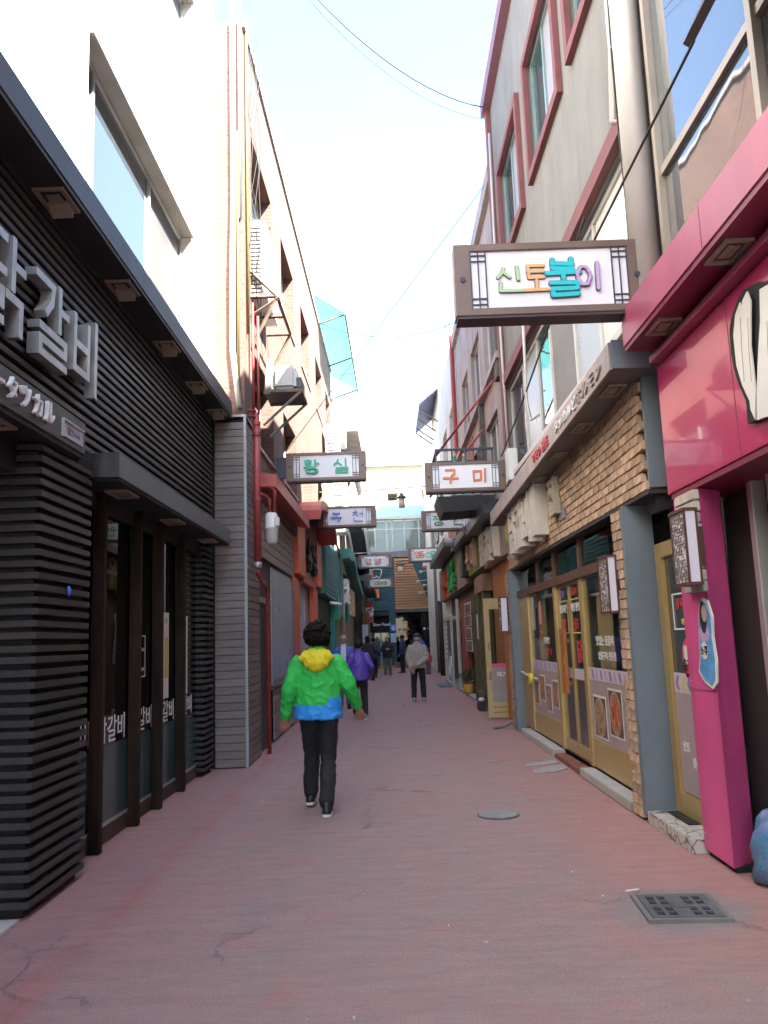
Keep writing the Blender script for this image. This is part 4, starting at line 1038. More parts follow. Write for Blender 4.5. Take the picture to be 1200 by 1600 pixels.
def curtain(y0, y1, z0, z1, mat, x=2.26):
    n = max(4, int((y1 - y0) / .05)); m = MB()
    for i in range(n):
        a, b = y0 + (y1 - y0) * i / n, y0 + (y1 - y0) * (i + 1) / n
        d0, d1_ = (.02, 0) if i % 2 else (0, .02)
        m.add([(x + d0, a, z0), (x + d1_, b, z0), (x + d1_, b, z1), (x + d0, a, z1)], [(0, 1, 2, 3)])
    return m.build('curtain', mat, Q)
TANC = M('tan_curtain', (.50, .33, .16), .8, var=.15)
curtain(8.25, 8.9, .9, 2.08, TANC); curtain(7.2, 8.2, .9, 2.08, M('sage_blind', (.20, .20, .17), .8, var=.2), 2.3)
curtain(10.5, 11.0, .9, 2.08, M('sage_blind', (.2, .2, .17), .8), 2.28); curtain(11.7, 12.36, .9, 2.08, TANC)
curtain(9.1, 10.3, .3, 2.05, M('door_dim', (.13, .10, .085), .8, var=.3), 2.5)
d1 = leaf(9.05, 9.69); d2 = leaf(9.70, 10.34)
WOODH = M('handle_wood', (.36, .13, .035), .35, var=.2, vs_=6, stretch=(1, 1, .3))
for d, y in ((d1, 9.82), (d2, 9.96)):
    MB().box(gx - .075, gx - .035, y - .035, y + .035, .80, 1.56).box(gx - .035, gx + .01, y - .015, y + .015, .9, .94).box(gx - .035, gx + .01, y - .015, y + .015, 1.4, 1.44).build('handle', WOODH, d, bevel=.004)
for d, y, tx, t2_ in ((d1, 9.37, '배달 환영', '원조'), (d2, 10.02, '영업시간', '예약')):
    text(d, 'lettering', tx, LETW, '-x', (gx - .002, y, 1.80), .10, .001, .02); text(d, 'lettering', t2_, REDPR, '-x', (gx - .002, y, 1.61), .13, .001, .03)
    text(d, 'lettering', '닭갈비', REDPR if d is d1 else VIOLET, '-x', (gx - .002, y, 1.98), .09, .001, .02)
text(d1, 'lettering', '닭', REDPR, '-x', (gx - .002, 9.28, 1.30), .26, .001, .03)
for y0, y1 in ((7.15, 9.0), (10.4, 12.9)): bx(Q, 'step', GRAN, 1.99, 2.14, y0, y1, 0, .085, bevel=.006)
bx(Q, 'red_step', M('red_step_paint', (.22, .07, .045), .7, var=.35, vs_=6), 2.0, 2.14, 9.01, 10.39, 0, .05)
hb = thing('yellow_reel_bracket', (1.95, 12.9, .85), 'pale bracket with yellow disc mounted by the far grey pillar', 'bracket')
MB().tube([(2.12, 13.1, .92), (2.07, 13.0, .93), (2.08, 12.0, .88), (2.12, 11.9, .87)], .02, 8).build('bracket', PIPEW, hb, smooth=True)
dk = MB().lathe([(.02, 0), (.075, .002), (.075, .05), (.02, .052)], (0, 0, 0), 18); dk.v = [(2.06 - v[2], 12.0 + v[0], .88 + v[1]) for v in dk.v]
dk.build('disc', M('yellow_disc', (.7, .55, .03), .4), hb)
# lanterns
def lantern(x0, x1, y0, y1, z0, z1, label):
    t = thing('wall_lantern', ((x0 + x1) / 2, y0, z0), label, 'lantern', 'box lanterns on the right shopfronts')
    m = MB(); e = .014
    for a in (x0, x1 - e):
        for b in (y0, y1 - e): m.box(a, a + e, b, b + e, z0, z1)
    m.box(x0 - .004, x1 + .004, y0 - .004, y1 + .004, z0 - .02, z0).box(x0 - .004, x1 + .004, y0 - .004, y1 + .004, z1, z1 + .02)
    m.build('frame', WOODL, t)
    bx(t, 'front_panel', LPAN, x0 + e, x1 - e, y0 + .004, y0 + .009, z0, z1)
    sp2 = bx(t, 'side_panel', LPAN, x0 + .008, x0 + .012, y0 + e, y1 - e, z0, z1)
    m = MB(); r_ = random.Random(3)
    nz_, ny_ = 22, 8
    hy, hz = (y1 - y0 - 2 * e) / ny_, (z1 - z0) / nz_
    for i in range(ny_ + 1):
        for j in range(nz_):
            if r_.random() < .62: m.box(x0 + .001, x0 + .007, y0 + e + i * hy - .0016, y0 + e + i * hy + .0016, z0 + j * hz, z0 + (j + 1) * hz)
    for i in range(ny_):
        for j in range(nz_ + 1):
            if r_.random() < .62: m.box(x0 + .0015, x0 + .0065, y0 + e + i * hy, y0 + e + (i + 1) * hy, z0 + j * hz - .0018, z0 + j * hz + .0018)
    m.build('lattice', M('lattice_taupe', (.16, .12, .09), .6), sp2, kind='stuff')
    bx(t, 'mount', WOODL, x1, x1 + .05, y0 + .05, y1 - .05, z0 + .1, z1 - .1)
lantern(1.90, 1.985, 7.0, 7.30, 1.68, 2.14, 'box lantern on the sandy brick pier beside the glass front')
lantern(1.93, 2.02, 5.20, 5.46, 1.80, 2.26, 'largest box lantern on the stone slabs of the magenta column')
lantern(1.86, 1.985, 13.5, 13.75, 1.58, 2.12, 'small far box lantern beside the open yellow door')
# ad cutout
ad = thing('cutout_board', (2.04, 5.4, 1.15), 'blue bordered advertising cut-out of a woman holding a bottle on the magenta column', 'sign')
out = [(5.23, 1.16), (5.20, 1.3), (5.22, 1.45), (5.20, 1.58), (5.26, 1.68), (5.34, 1.70), (5.40, 1.66), (5.44, 1.56), (5.46, 1.44), (5.47, 1.32), (5.52, 1.22), (5.42, 1.15), (5.3, 1.12)]
MB().prism(out, 2.055, 2.066, 'x').build('board', PAPER, ad)
MB().prism([(5.36 + (a - 5.36) * .84, 1.41 + (b - 1.41) * .93) for a, b in out], 2.052, 2.0545, 'x').build('blue_ground', M('print_blue', (.10, .30, .55), .35, var=.3, vs_=14), ad)
for nm, c, ry, rz, cc_ in (('hair_print', (5.345, 1.575), .055, .105, (.03, .02, .03)), ('face_print', (5.315, 1.60), .042, .055, (.55, .36, .30)), ('dress_print', (5.35, 1.47), .08, .06, (.45, .33, .5)), ('label_print', (5.37, 1.36), .06, .055, (.6, .62, .55))):
    q = MB().lathe([(1, 0), (1, 1)], (0, 0, 0), 20)
    k = {'hair_print': 2.050, 'face_print': 2.048, 'dress_print': 2.0505, 'label_print': 2.0495}[nm]
    q.v = [(k + v[2] * .0012, c[0] + v[0] * ry, c[1] + v[1] * rz) for v in q.v]
    q.build(nm, M(nm, cc_, .4, var=.1), ad)
text(ad, 'lettering', '소주', RUBBER, '-x', (2.047, 5.37, 1.36), .06, .001, .01)
# ================================================================ right: grey stucco upper building
U = thing('stucco_building', (2.3, 9.5, 3.7), 'grey stucco building with rose window trims above the brick restaurant', 'building')
uh = [(5.95, 7.5, 7.4, 8.95), (8.1, 9.75, 7.4, 8.95), (10.5, 12.3, 7.4, 8.95)]
lowh = (6.18, 12.95, 4.0, 5.52)
m = MB(); wall_with_holes(m, 2.1, 2.45, 5.84, 13.15, 3.58, 10.75, uh + [lowh])
m.box(2.45, 9, 5.78, 13.15, 0, 10.75).build('stucco_wall', STUCCO, U)
TEALW = glass('teal_window', (.035, .07, .075), 1.5)
for a, b, c, d in uh:
    window(U, 2.1, 2.19, a, b, c, d, (a + (b - a) * .55,), [M('grey_blind', (.25, .25, .27), .5), TEALW], M('mint_frame', (.20, .27, .27), .4), dirx=-1)
    t = .10; fm = MB()
    fm.box(2.03, 2.098, a - t, b + t, d - .02, d + t).box(2.03, 2.098, a - t, b + t, c - t, c + .02).box(2.03, 2.098, a - t, a + .02, c + .02, d - .02).box(2.03, 2.098, b - .02, b + t, c + .02, d - .02)
    fm.build('rose_surround', ROSE, U)
window(U, 2.1, 2.2, *lowh, (7.5, 8.5, 9.75, 10.6, 11.7), [M('white_sheet', (.62, .62, .58), .5), PALEB, M('grey_screen', (.17, .165, .165), .6), TEALW, PALEB, SKYGLASS], OFFW, .06, dirx=-1)
fm = MB(); fm.box(2.02, 2.098, 6.05, 12.94, 5.53, 5.70).build('rose_band', ROSE, U)
bx(U, 'rose_upright', ROSE, 2.02, 2.098, 5.90, 6.04, 5.53, 10.59); bx(U, 'rose_upright', ROSE, 2.02, 2.098, 12.96, 13.14, 4.6, 10.59)
bx(U, 'roof_trim', M('purple_trim', (.20, .09, .12), .6), 1.96, 2.4, 5.84, 13.2, 10.6, 10.86)
bx(U, 'window_sill', OFFW, 2.0, 2.3, 6.15, 13.0, 3.92, 3.99)
for i, z in enumerate((3.75,)): bx(U, 'ledge', M('timber_ledge', (.33, .24, .17), .6), 1.98, 2.12, 6.0, 13.2, 3.72, 3.84)
bx(U, 'meter_box', ACW, 1.93, 2.08, 12.2, 12.5, 3.85, 4.35, bevel=.01)
pipe('silver_downpipe', [(2.0, 5.66, 3.84), (2.0, 5.66, 10.9)], .105, M('silver_pipe', (.60, .57, .53), .45, metal=.2, var=.08, dirt=.12), 'wide silver downpipe between magenta and stucco buildings', n=20)
pipe('conduit_pipe', [(1.99, 5.98, 9), (1.99, 5.98, 6.2), (2.02, 6.2, 5.7), (2.04, 5.95, 5.55)], .03, PIPEW, 'thick pale conduit bending beside the silver downpipe')
pipe('conduit_pipe', [(2.0, 12.6, 9.9), (2.0, 12.7, 8.0), (2.02, 12.75, 6.0), (2.04, 12.8, 4.2)], .022, PIPEW, 'thin pale conduit down the far end of the stucco building')
pipe('conduit_pipe', [(1.97, 10.45, 5.8), (1.97, 10.6, 4.6), (1.98, 10.4, 4.3), (2.0, 10.0, 4.25)], .02, PIPEW, 'pale hose crossing the green framed window above the brick band')
for i in range(6):
    pts = [(2.0 - .01 * (i % 3), 5.80 + .03 * i + .02 * math.sin(k * 1.7 + i), 9.2 - k * .62) for k in range(10)]
    pipe('wall_cable', pts, .008, RUBBER, 'thin dark cables bundled beside the silver downpipe', 'cable', 'cables beside the downpipe', 5)
# ================================================================ right: farther upper buildings
PW1 = M('weathered_render', (.36, .33, .32), .85, var=.16, vs_=1.5, bump=.15, dirt=.3)
V1 = thing('weathered_building', (2.3, 17, 3.6), 'weathered pale building with many small windows on the right behind the large sign', 'building')
vh = [(13.9, 15.6, 6.4, 7.9), (16.4, 18.0, 6.4, 7.9), (18.8, 20.2, 6.4, 7.9), (14.3, 16.0, 4.5, 5.6), (17.0, 19.6, 4.5, 5.6)]
m = MB(); wall_with_holes(m, 2.12, 2.4, 13.2, 21.5, 3.5, 9.6, vh); m.box(2.4, 9, 13.2, 21.5, 0, 9.6).build('wall', PW1, V1)
for h in vh: window(V1, 2.1, 2.25, *h, ((h[0] + h[1]) / 2,), None, OFFW, dirx=-1)
for y0, y1, z0, z1 in ((13.4, 13.75, 5.9, 7.4), (16.1, 16.35, 4.4, 6.3)): bx(V1, 'stone_quoin', M('dark_stone', (.09, .085, .08), .9, var=.3, bump=.6, bs=20), 2.02, 2.12, y0, y1, z0, z1)
bx(V1, 'cornice', PW1, 2.02, 2.4, 13.2, 21.5, 9.4, 9.7); bx(V1, 'ledge', PW1, 2.0, 2.2, 13.3, 21.4, 6.2, 6.32)
bx(V1, 'brick_patch', brickmat('red_brickwork', (.25, .09, .06), (.2, .07, .05), (.3, .26, .22), 4, .7, .25), 2.1, 2.118, 18.3, 21.4, 4.2, 6.1)
V2 = thing('narrow_building', (2.3, 25, 3.6), 'narrow pale building with rusty downpipe farther along the right', 'building')
vh = [(22.4, 24.2, 6.6, 8.2), (25.4, 27.2, 6.6, 8.2), (22.4, 24.2, 4.4, 5.6)]
m = MB(); wall_with_holes(m, 2.1, 2.4, 21.5, 29, 3.5, 10.0, vh); m.box(2.4, 9, 21.5, 29, 0, 10).build('wall', M('pale_render', (.52, .50, .48), .85, var=.1, dirt=.25), V2)
for h in vh: window(V2, 2.1, 2.25, *h, ((h[0] + h[1]) / 2,), None, OFFW, dirx=-1)
MB().tube([(2.03, 21.6, 9.8), (2.03, 21.6, 3.6)], .06, 8).build('downpipe', REDP, V2)
bx(V2, 'brick_patch', brickmat('red_brickwork', (.25, .09, .06), (.2, .07, .05), (.3, .26, .22), 4, .7, .25), 2.085, 2.098, 23.5, 26.5, 3.6, 5.9)
V3 = thing('tall_white_block', (2.6, 32, 0), 'tall plain white block rising behind the right hand roofs', 'building')
bx(V3, 'wall', WHITE, 2.25, 9, 29.2, 44.9, 0, 12.6); bx(V3, 'roof_edge', OFFW, 2.15, 9, 29.1, 45, 12.6, 12.85)
for y in (30.5, 33.5, 36.5): window(V3, 2.25, 2.2, y, y + 1.6, 5.5, 6.9, (y + .8,), None, OFFW, dirx=-1)
aw = thing('blue_roof_awning', (1.9, 34, 9.4), 'blue grey framed lean-to awning jutting from the tall white block', 'awning')
MB().prism([(2.24, 11.1), (1.5, 10.5), (1.5, 10.44), (2.24, 11.04)], 30.5, 35, 'y').build('sheet', M('blue_sheet', (.10, .13, .24), .5), aw)
for y in (31, 32.5, 34, 34.8): MB().tube([(2.24, y, 9.9), (1.52, y, 10.44)], .03, 6).build('strut', STEELB, aw)
for i, (y0, z0, y1, z1) in enumerate(((14.1, 6.05, 21, 4.6), (15.8, 5.6, 22, 4.7))): pipe('red_strut', [(2.05, y0, z0), (1.0, y0 + 1.4, z0 - 1.1)], .022, REDP, 'red iron strut above the nearer right balcony' if i == 0 else 'red iron strut just beyond the first red strut', 'strut')
# ================================================================ right: low shops in the distance
S2 = thing('stone_fascia_shop', (2.1, 15.2, 0), 'small shop with beige stone fascia and white block letters beyond the brick restaurant', 'shopfront')
bx(S2, 'wall', M('ochre_wall', (.30, .18, .07), .7, var=.2), 2.2, 2.6, 13.75, 16.9, 0, 3.9)
bx(S2, 'fascia', M('beige_stone', (.36, .30, .24), .8, var=.3, vs_=6, bump=.3), 2.05, 2.25, 13.76, 16.88, 2.88, 3.55)
for i, ch in enumerate('닭갈비'): brush(S2, 'letter', ch, M('letter_cream', (.62, .58, .5), .5), '-x', (2.04, 16.2 - i * .8, 3.22), .55, .16, .12, 1.2, False)
bx(S2, 'canopy', SLATE, 1.72, 2.2, 13.9, 17.0, 3.62, 3.84, bevel=.005)
bx(S2, 'orange_curtain', M('orange_board', (.42, .16, .04), .6), 2.15, 2.2, 14.0, 16.5, 0, 2.85)
DO = thing('open_door', (2.0, 15.3, 0), 'open cream yellow door with glass upper half and grey lower panel', 'door')
CRY = M('cream_yellow_paint', (.44, .35, .17), .5, var=.08, dirt=.15)
m = MB(); x0, x1 = 1.79, 2.32; y0, y1 = 15.28, 15.33
m.box(x0, x0 + .1, y0, y1, .03, 2.2).box(x1 - .1, x1, y0, y1, .03, 2.2).box(x0 + .1, x1 - .1, y0, y1, 2.0, 2.2).box(x0 + .1, x1 - .1, y0, y1, .03, .30)
m.build('leaf_frame', CRY, DO)
bx(DO, 'upper_glass', CLEAR, x0 + .1, x1 - .1, y0 + .02, y0 + .028, .95, 2.0)
bx(DO, 'lower_panel', M('grey_panel', (.27, .25, .23), .5), x0 + .1, x1 - .1, y0 + .012, y0 + .03, .30, .95)
bx(DO, 'pink_stripe', PINKM, x0 + .1, x1 - .1, y0 + .008, y0 + .018, .93, 1.0)
for z in (.12, .21): bx(DO, 'groove', BLK, x0 + .1, x1 - .1, y0 - .002, y0 + .002, z, z + .01)
text(DO, 'lettering', '여기', LETW, '-y', (2.07, y0 + .008, .80), .10, .001, .015)
for z in (.72, 1.25): MB().tube([(x0 + .05, y0 - .03, z), (x0 + .06, y0 - .05, z + .14)], .014, 6).build('handle', GALV, DO)
S3 = thing('green_fascia_shop', (2.1, 19, 0), 'narrow shop with bright green fascia and olive wooden posts', 'shopfront')
bx(S3, 'wall', M('dim_wall', (.14, .10, .08), .7), 2.25, 2.6, 16.9, 20.6, 0, 3.9)
bx(S3, 'fascia', M('leaf_green', (.17, .27, .045), .6, var=.12), 2.05, 2.25, 16.92, 20.4, 2.98, 3.75)
for i, ch in enumerate('우미'): brush(S3, 'letter', ch, M('letter_rust', (.45, .3, .22), .6), '-x', (2.04, 19.4 - i * 1.1, 3.38), .55, .16, .1, 1.3, False)
bx(S3, 'canopy', SLATE, 1.72, 2.2, 17.6, 21.2, 3.72, 3.9)
bx(S3, 'beam', M('beam_wood', (.28, .17, .11), .7, var=.25), 2.0, 2.2, 16.95, 18.6, 2.45, 2.8)
OLI = M('olive_post', (.085, .075, .03), .6, var=.25)
for y in (17.2, 18.2, 19.3): bx(S3, 'post', OLI, 2.02, 2.2, y, y + .35, 0, 2.5, bevel=.01)
bx(S3, 'crate_base', OLI, 1.93, 2.05, 18.0, 18.5, 0, .32)
bx(S3, 'paper_note', PAPER, 2.0, 2.01, 18.3, 18.5, 1.45, 2.0)
S4 = thing('timber_fascia_shop', (2.1, 26, 0), 'timber fascia shop with green sign, photo menu and glass showcase on the far right', 'shopfront')
bx(S4, 'wall', M('dim_wall2', (.13, .11, .10), .7), 2.3, 2.7, 20.6, 33, 0, 4.2)
bx(S4, 'fascia', M('aged_timber', (.21, .165, .13), .8, var=.3, vs_=3, stretch=(1, .4, 4)), 2.05, 2.3, 20.4, 31.5, 2.85, 4.0)
for i, ch in enumerate('산골'): brush(S4, 'letter', ch, M('sign_green', (.03, .30, .07), .5), '-x', (2.04, 25.6 - i * 1.3, 3.35), .7, .17, .1, 1.4)
brush(S4, 'letter', '원', M('sign_red', (.45, .05, .03), .5), '-x', (2.04, 27.6, 3.25), .85, .18, .1, 1.2)
bx(S4, 'canopy', SLATE, 1.62, 2.2, 22.5, 30, 4.02, 4.25); bx(S4, 'canopy_bracket', RUBBER, 1.9, 2.1, 20.2, 20.9, 3.0, 3.95)
pm = bx(S4, 'menu_board', M('red_timber', (.24, .045, .03), .6), 2.1, 2.2, 21.8, 23.6, .2, 2.5)
for i in range(4):
    q = bx(S4, 'menu_photo', PAPER, 2.02, 2.03, 19.9, 21.6, 1.15 + i * .31, 1.43 + i * .31)
    bx(q, 'print_picture', foodmat('menu_%d' % (i % 2), ((.03, .02, .02), (.25, .05, .03), (.12, .15, .2), (.6, .5, .4)), 6), 2.015, 2.0195, 20.0, 21.5, 1.17 + i * .31, 1.40 + i * .31)
MB().tube([(2.03, 23.7, 0), (2.03, 23.7, 2.6)], .06, 8).build('white_post', PIPEW, S4)
bx(S4, 'low_kerb', GRAN, 1.98, 2.15, 19.6, 24, 0, .08)
sc_ = thing('glass_showcase', (2.1, 26.5, 0), 'glass showcase with white round emblem standing before the timber shop', 'showcase')
bx(sc_, 'base', GRAN, 1.9, 2.3, 25.0, 28.0, 0, .12); bx(sc_, 'top_rail', PIPEW, 1.9, 2.3, 25.0, 28.0, 2.05, 2.15)
bx(sc_, 'glass', CLEAR, 1.95, 2.25, 25.05, 27.95, .12, 2.05)
for y in (25.0, 27.9): bx(sc_, 'post', PIPEW, 1.9, 1.96, y, y + .1, .12, 2.05)
em = MB()
for rr in (.12, .22, .30): em.tube([(1.94, 26.2 + 2.4 * rr * math.cos(a), .62 + rr * math.sin(a)) for a in [k * math.pi / 12 for k in range(25)]], .016, 4)
for d_ in (-.12, 0, .12): em.box(1.93, 1.95, 25.6, 26.8, .61 + d_, .63 + d_)
em.build('emblem', LETW, sc_)
for i in range(7): bx(sc_, 'white_spot', LETW, 1.935, 1.945, 27.4, 27.65, .85 + i * .16, .93 + i * .16)
rug = tag(bx(None, 'door_mat', M('blue_grey_mat', (.14, .15, .19), .9), 1.55, 2.0, 25.5, 27.2, .012, .03), 'blue grey mat lying in front of the glass showcase', 'mat')
pt = thing('flower_pot', (2.05, 21.2, 0), 'yellow flower pot with leafy plant by the far menu board', 'plant pot')
MB().lathe([(.08, 0), (.13, .02), (.15, .22), (.14, .22)], (2.02, 21.3, .08), 14).build('pot', M('pot_yellow', (.6, .38, .05), .5), pt, smooth=True)
m = MB()
for i in range(70):
    a, e, L = rnd.uniform(0, 6.28), rnd.uniform(.1, 1.4), rnd.uniform(.15, .42)
    p = Vector((2.02, 21.3, .3)); d = Vector((math.cos(a) * math.cos(e), math.sin(a) * math.cos(e), math.sin(e))); s_ = d.cross(Vector((0, 0, 1))).normalized() * .025
    q = p + d * L; m.add([tuple(p + d * L * .5), tuple(q + s_), tuple(q + d * .09), tuple(q - s_)], [(0, 1, 2, 3)])
m.build('leaves', M('leaf_dark', (.05, .09, .03), .5, var=.4, vs_=9), pt)
tag(MB().tube([(2.22, 33.5, 0), (2.22, 33.5, 3.0)], .16, 10).build('dark_post', M('dark_timber', (.035, .026, .022), .8, var=.4, stretch=(1, 1, .2)), smooth=True), 'dark timber corner post at the far right of the alley', 'post')
tag(MB().tube([(2.3, 36.5, 0), (2.27, 36.5, 4), (2.24, 36.5, 7.2)], [.17, .15, .12], 12).build('utility_pole', M('pole_grey', (.17, .15, .13), .85, var=.3), smooth=True), 'grey utility pole standing behind the dark corner post', 'pole')
# balcony and black box with green exit sign
bc = thing('balcony', (1.5, 15, 3.9), 'black steel balcony with green bottles behind the orange lettered sign', 'balcony')
m = MB(); m.box(1.0, 2.1, 14.95, 15.0, 4.98, 5.02).box(1.0, 2.1, 16.0, 16.05, 4.98, 5.02).box(1.0, 1.05, 15, 16, 4.98, 5.02)
for x in (1.0, 1.3, 1.55, 1.8, 2.06): m.box(x, x + .025, 14.95, 14.98, 4.1, 4.98)
m.build('railing', LATT, bc)
MB().prism([(1.0, 4.1), (2.1, 4.1), (1.95, 3.84), (1.1, 3.80)], 14.9, 16.0, 'y').build('tray', RUBBER, bc)
for i in range(4):
    bx(bc, 'white_label', PAPER, 1.17 + i * .17, 1.3 + i * .17, 14.885, 14.896, 4.12, 4.2)
bx(bc, 'green_label', M('exit_green', (.02, .28, .15), .4), 1.04, 1.12, 14.885, 14.896, 4.1, 4.22)
for x in (1.40, 1.6):
    q = thing('green_bottle', (x, 15.5, 4.15), 'large green bottle on the balcony, nearer its outer end' if x < 1.5 else 'large green bottle on the balcony, nearer the wall', 'bottle')
    MB().lathe([(.09, 0), (.1, .05), (.1, .6), (.05, .74), (.03, .76), (.03, .84)], (x, 15.5, 4.15), 12).build('glass_body', M('bottle_green', (.02, .30, .20), .15), q, smooth=True)
    MB().lathe([(.033, 0), (.033, .05)], (x, 15.5, 4.985), 10).build('cap', PAPER, q)
fl = thing('floodlight', (1.75, 20.5, 4.0), 'pale floodlight on a bent arm above the green fascia', 'lamp')
MB().tube([(1.5, 20.5, 3.98), (1.75, 20.5, 3.82)], [.09, .11], 10).build('head', PIPEW, fl, smooth=True); MB().tube([(1.6, 20.5, 3.95), (1.9, 20.5, 4.05), (2.1, 20.6, 3.7)], .02, 6).build('arm', PIPEW, fl)
# ================================================================ building closing the alley
TPL = M('teal_plank', (.018, .075, .088), .55, var=.2, vs_=3, rand=.12, stretch=(.4, 1, 5))
TANP = M('tan_plank', (.40, .215, .10), .6, var=.16, vs_=3, rand=.12, stretch=(.5, 1, 5))
E_ = thing('teal_plank_building', (.8, 45.5, 0), 'dark teal plank building with tan timber wedge closing the end of the alley', 'building')
bx(E_, 'core', BLK, -2.4, 6.5, 46.6, 52, 0, 6.0)
bx(E_, 'back_wall', M('teal_core', (.012, .045, .05), .7), -2.4, 6.5, 45.2, 46.6, 3.1, 6.0)
tp_ = MB().box(-1.5, 1.5, -.02, .02, -.095, .095).mesh('plank', TPL, bevel=.008)
for i in range(14): piece(E_, 'plank', tp_, (-1.05, 45.17, 3.2 + i * .2))
tp2 = MB().box(-2.4, 2.4, -.02, .02, -.095, .095).mesh('plank', TPL, bevel=.008)
for i in range(14): piece(E_, 'plank', tp2, (3.6, 45.12, 3.2 + i * .2))
tp3 = MB().box(-.18, .18, -.05, .05, -.095, .095).mesh('plank', TPL, bevel=.008)
for i in range(30): piece(E_, 'plank', tp3, (.26, 45.05, .1 + i * .2))
for i in range(15): piece(E_, 'plank', tp3, (-1.25, 45.05, .1 + i * .2))
n = 19
for i in range(n):
    z0 = 3.16 + i * .148; t0, t1 = i / n, (i + 1) / n
    xa, xb = 2.45 - 1.12 * t0, 2.45 - 1.12 * t1
    MB().add([(.45, 44.92, z0), (xa, 44.92, z0), (xb, 45.02, z0 + .14), (.45, 45.02, z0 + .14), (.45, 45.1, z0), (xa, 45.1, z0), (xb, 45.1, z0 + .14), (.45, 45.1, z0 + .14)],
      [(0, 1, 2, 3), (4, 7, 6, 5), (0, 4, 5, 1), (3, 2, 6, 7), (0, 3, 7, 4), (1, 5, 6, 2)]).build('wedge_plank', TANP, E_)
bx(E_, 'lintel', M('lintel_dark', (.10, .085, .075), .6), .45, 4.5, 44.95, 45.15, 2.98, 3.14)
bx(E_, 'left_lintel', RUBBER, -1.05, .08, 44.98, 45.15, 2.82, 3.05)
bx(E_, 'shop_floor', M('floor_dark', (.10, .08, .07), .7), -2.4, 6.5, 45.2, 46.6, -.01, .1)
bx(E_, 'step', M('brown_step', (.20, .10, .085), .8, var=.15), .3, 4.4, 44.4, 45.2, 0, .28); bx(E_, 'kerb_edge', M('ochre_kerb', (.42, .26, .06), .7), -1.5, .3, 43.9, 44.1, 0, .14)
gd = bx(E_, 'glass_door', glass('green_door_glass', (.10, .14, .12), 1.6), -.98, .05, 45.5, 45.52, .1, 1.9)
for x in (-.98, -.45, -.05): bx(gd, 'stile', M('mint_stile', (.35, .42, .38), .5), x, x + .07, 45.46, 45.52, .1, 2.0)
text(E_, 'lettering', 'Slow Food', LETW, '-y', (-.35, 44.97, 2.35), .16, .01, .01)
bx(E_, 'dark_screen', BLK, -1.05, .08, 45.3, 45.4, 1.95, 2.82)
bx(E_, 'dark_glass', DGLASS, .45, 4.4, 46.0, 46.05, .1, 2.98)
for i, x in enumerate((.65, 2.0)):
    text(E_, 'lamp_letters', '●', LETW if i else M('exit_green', (.02, .28, .15), .4), '-y', (x, 45.25, 2.05), .14, .01)
    text(E_, 'lamp_letters', '닭갈비', ORANGE, '-y', (x + .33, 45.25, 2.05), .13, .01, .03)
bx(E_, 'counter', M('counter_brown', (.09, .06, .045), .6), .6, 3.6, 45.7, 45.95, .1, 1.0)
# band and glazed gallery over it
bx(E_, 'mauve_band', M('mauve_band', (.20, .17, .19), .7), -2.4, 6.5, 44.95, 46.6, 6.02, 6.35)
bx(E_, 'gallery_body', M('pale_inside', (.42, .44, .40), .8), -2.4, 6.5, 46.0, 52, 6.0, 8.2)
xs = [-2.3, -1.35, -.55, .1, .42, 1.1, 1.9, 2.75, 3.4, 4.6]
mm = MB()
for x in xs: mm.box(x - .04, x + .04, 44.95, 45.05, 6.36, 8.1)
mm.box(-2.3, 4.6, 44.96, 45.04, 7.55, 7.62).box(-2.3, 4.6, 44.94, 45.06, 8.1, 8.18)
mm.build('gallery_mullions', M('mint_mullion', (.48, .52, .47), .5), E_)
for a, b in zip(xs, xs[1:]): bx(E_, 'pane', glass('gallery_glass', (.25, .30, .28), 1.5, see=.5), a + .04, b - .04, 45.0, 45.01, 6.36, 8.1)
for a, b, z0, z1, c in ((-1.2, -.7, 6.5, 7.4, (.6, .48, .08)), (-.4, .0, 6.5, 7.4, (.16, .30, .22)), (.15, .38, 6.5, 7.4, (.5, .33, .12)), (2.0, 2.6, 6.6, 7.3, (.5, .3, .06)), (2.0, 2.6, 7.3, 7.9, (.6, .5, .12)), (2.85, 3.3, 6.5, 7.3, (.4, .26, .14))):
    bx(E_, 'poster', M('poster_%.2f' % a, c, .6, var=.15), a, b, 45.05, 45.06, z0, z1)
MB().prism([(44.7, 8.15), (44.7, 8.24), (48, 9.7), (48, 9.6)], -2.6, 6.7, 'x').build('glass_roof', M('blue_grey_roof', (.36, .42, .44), .35, var=.1), E_)
FB = thing('cream_building', (1, 60, 0), 'bright cream building far behind the teal plank building', 'building')
fh = [(-3.5, -2.4, 10.6, 12.0), (.3, 1.0, 10.4, 12.0), (2.8, 3.8, 9.2, 12.2)]
mf = MB()
xs_ = sorted({-8, 9, *[h[0] for h in fh], *[h[1] for h in fh]})
for a, b in zip(xs_, xs_[1:]):
    c = [(h[2], h[3]) for h in fh if h[0] < (a + b) / 2 < h[1]]
    if c: mf.box(a, b, 58, 60, 0, c[0][0]).box(a, b, 58, 60, c[0][1], 14.0)
    else: mf.box(a, b, 58, 60, 0, 14.0)
mf.box(-8, 9, 60, 70, 0, 14).build('wall', M('cream_wall', (.36, .31, .21), .85, var=.06), FB)
for h in fh:
    q = bx(FB, 'window', OFFW, h[0], h[1], 59.5, 59.55, h[2], h[3]); bx(q, 'pane', SKYGLASS, h[0] + .1, h[1] - .1, 59.48, 59.5, h[2] + .1, h[3] - .1)
bx(FB, 'roof_edge', OFFW, -8.2, 9.2, 57.8, 70, 14.0, 14.25)
bx(FB, 'pink_panel', M('salmon_panel', (.5, .27, .19), .8), -.8, .4, 57.95, 57.99, 10.2, 11.3)
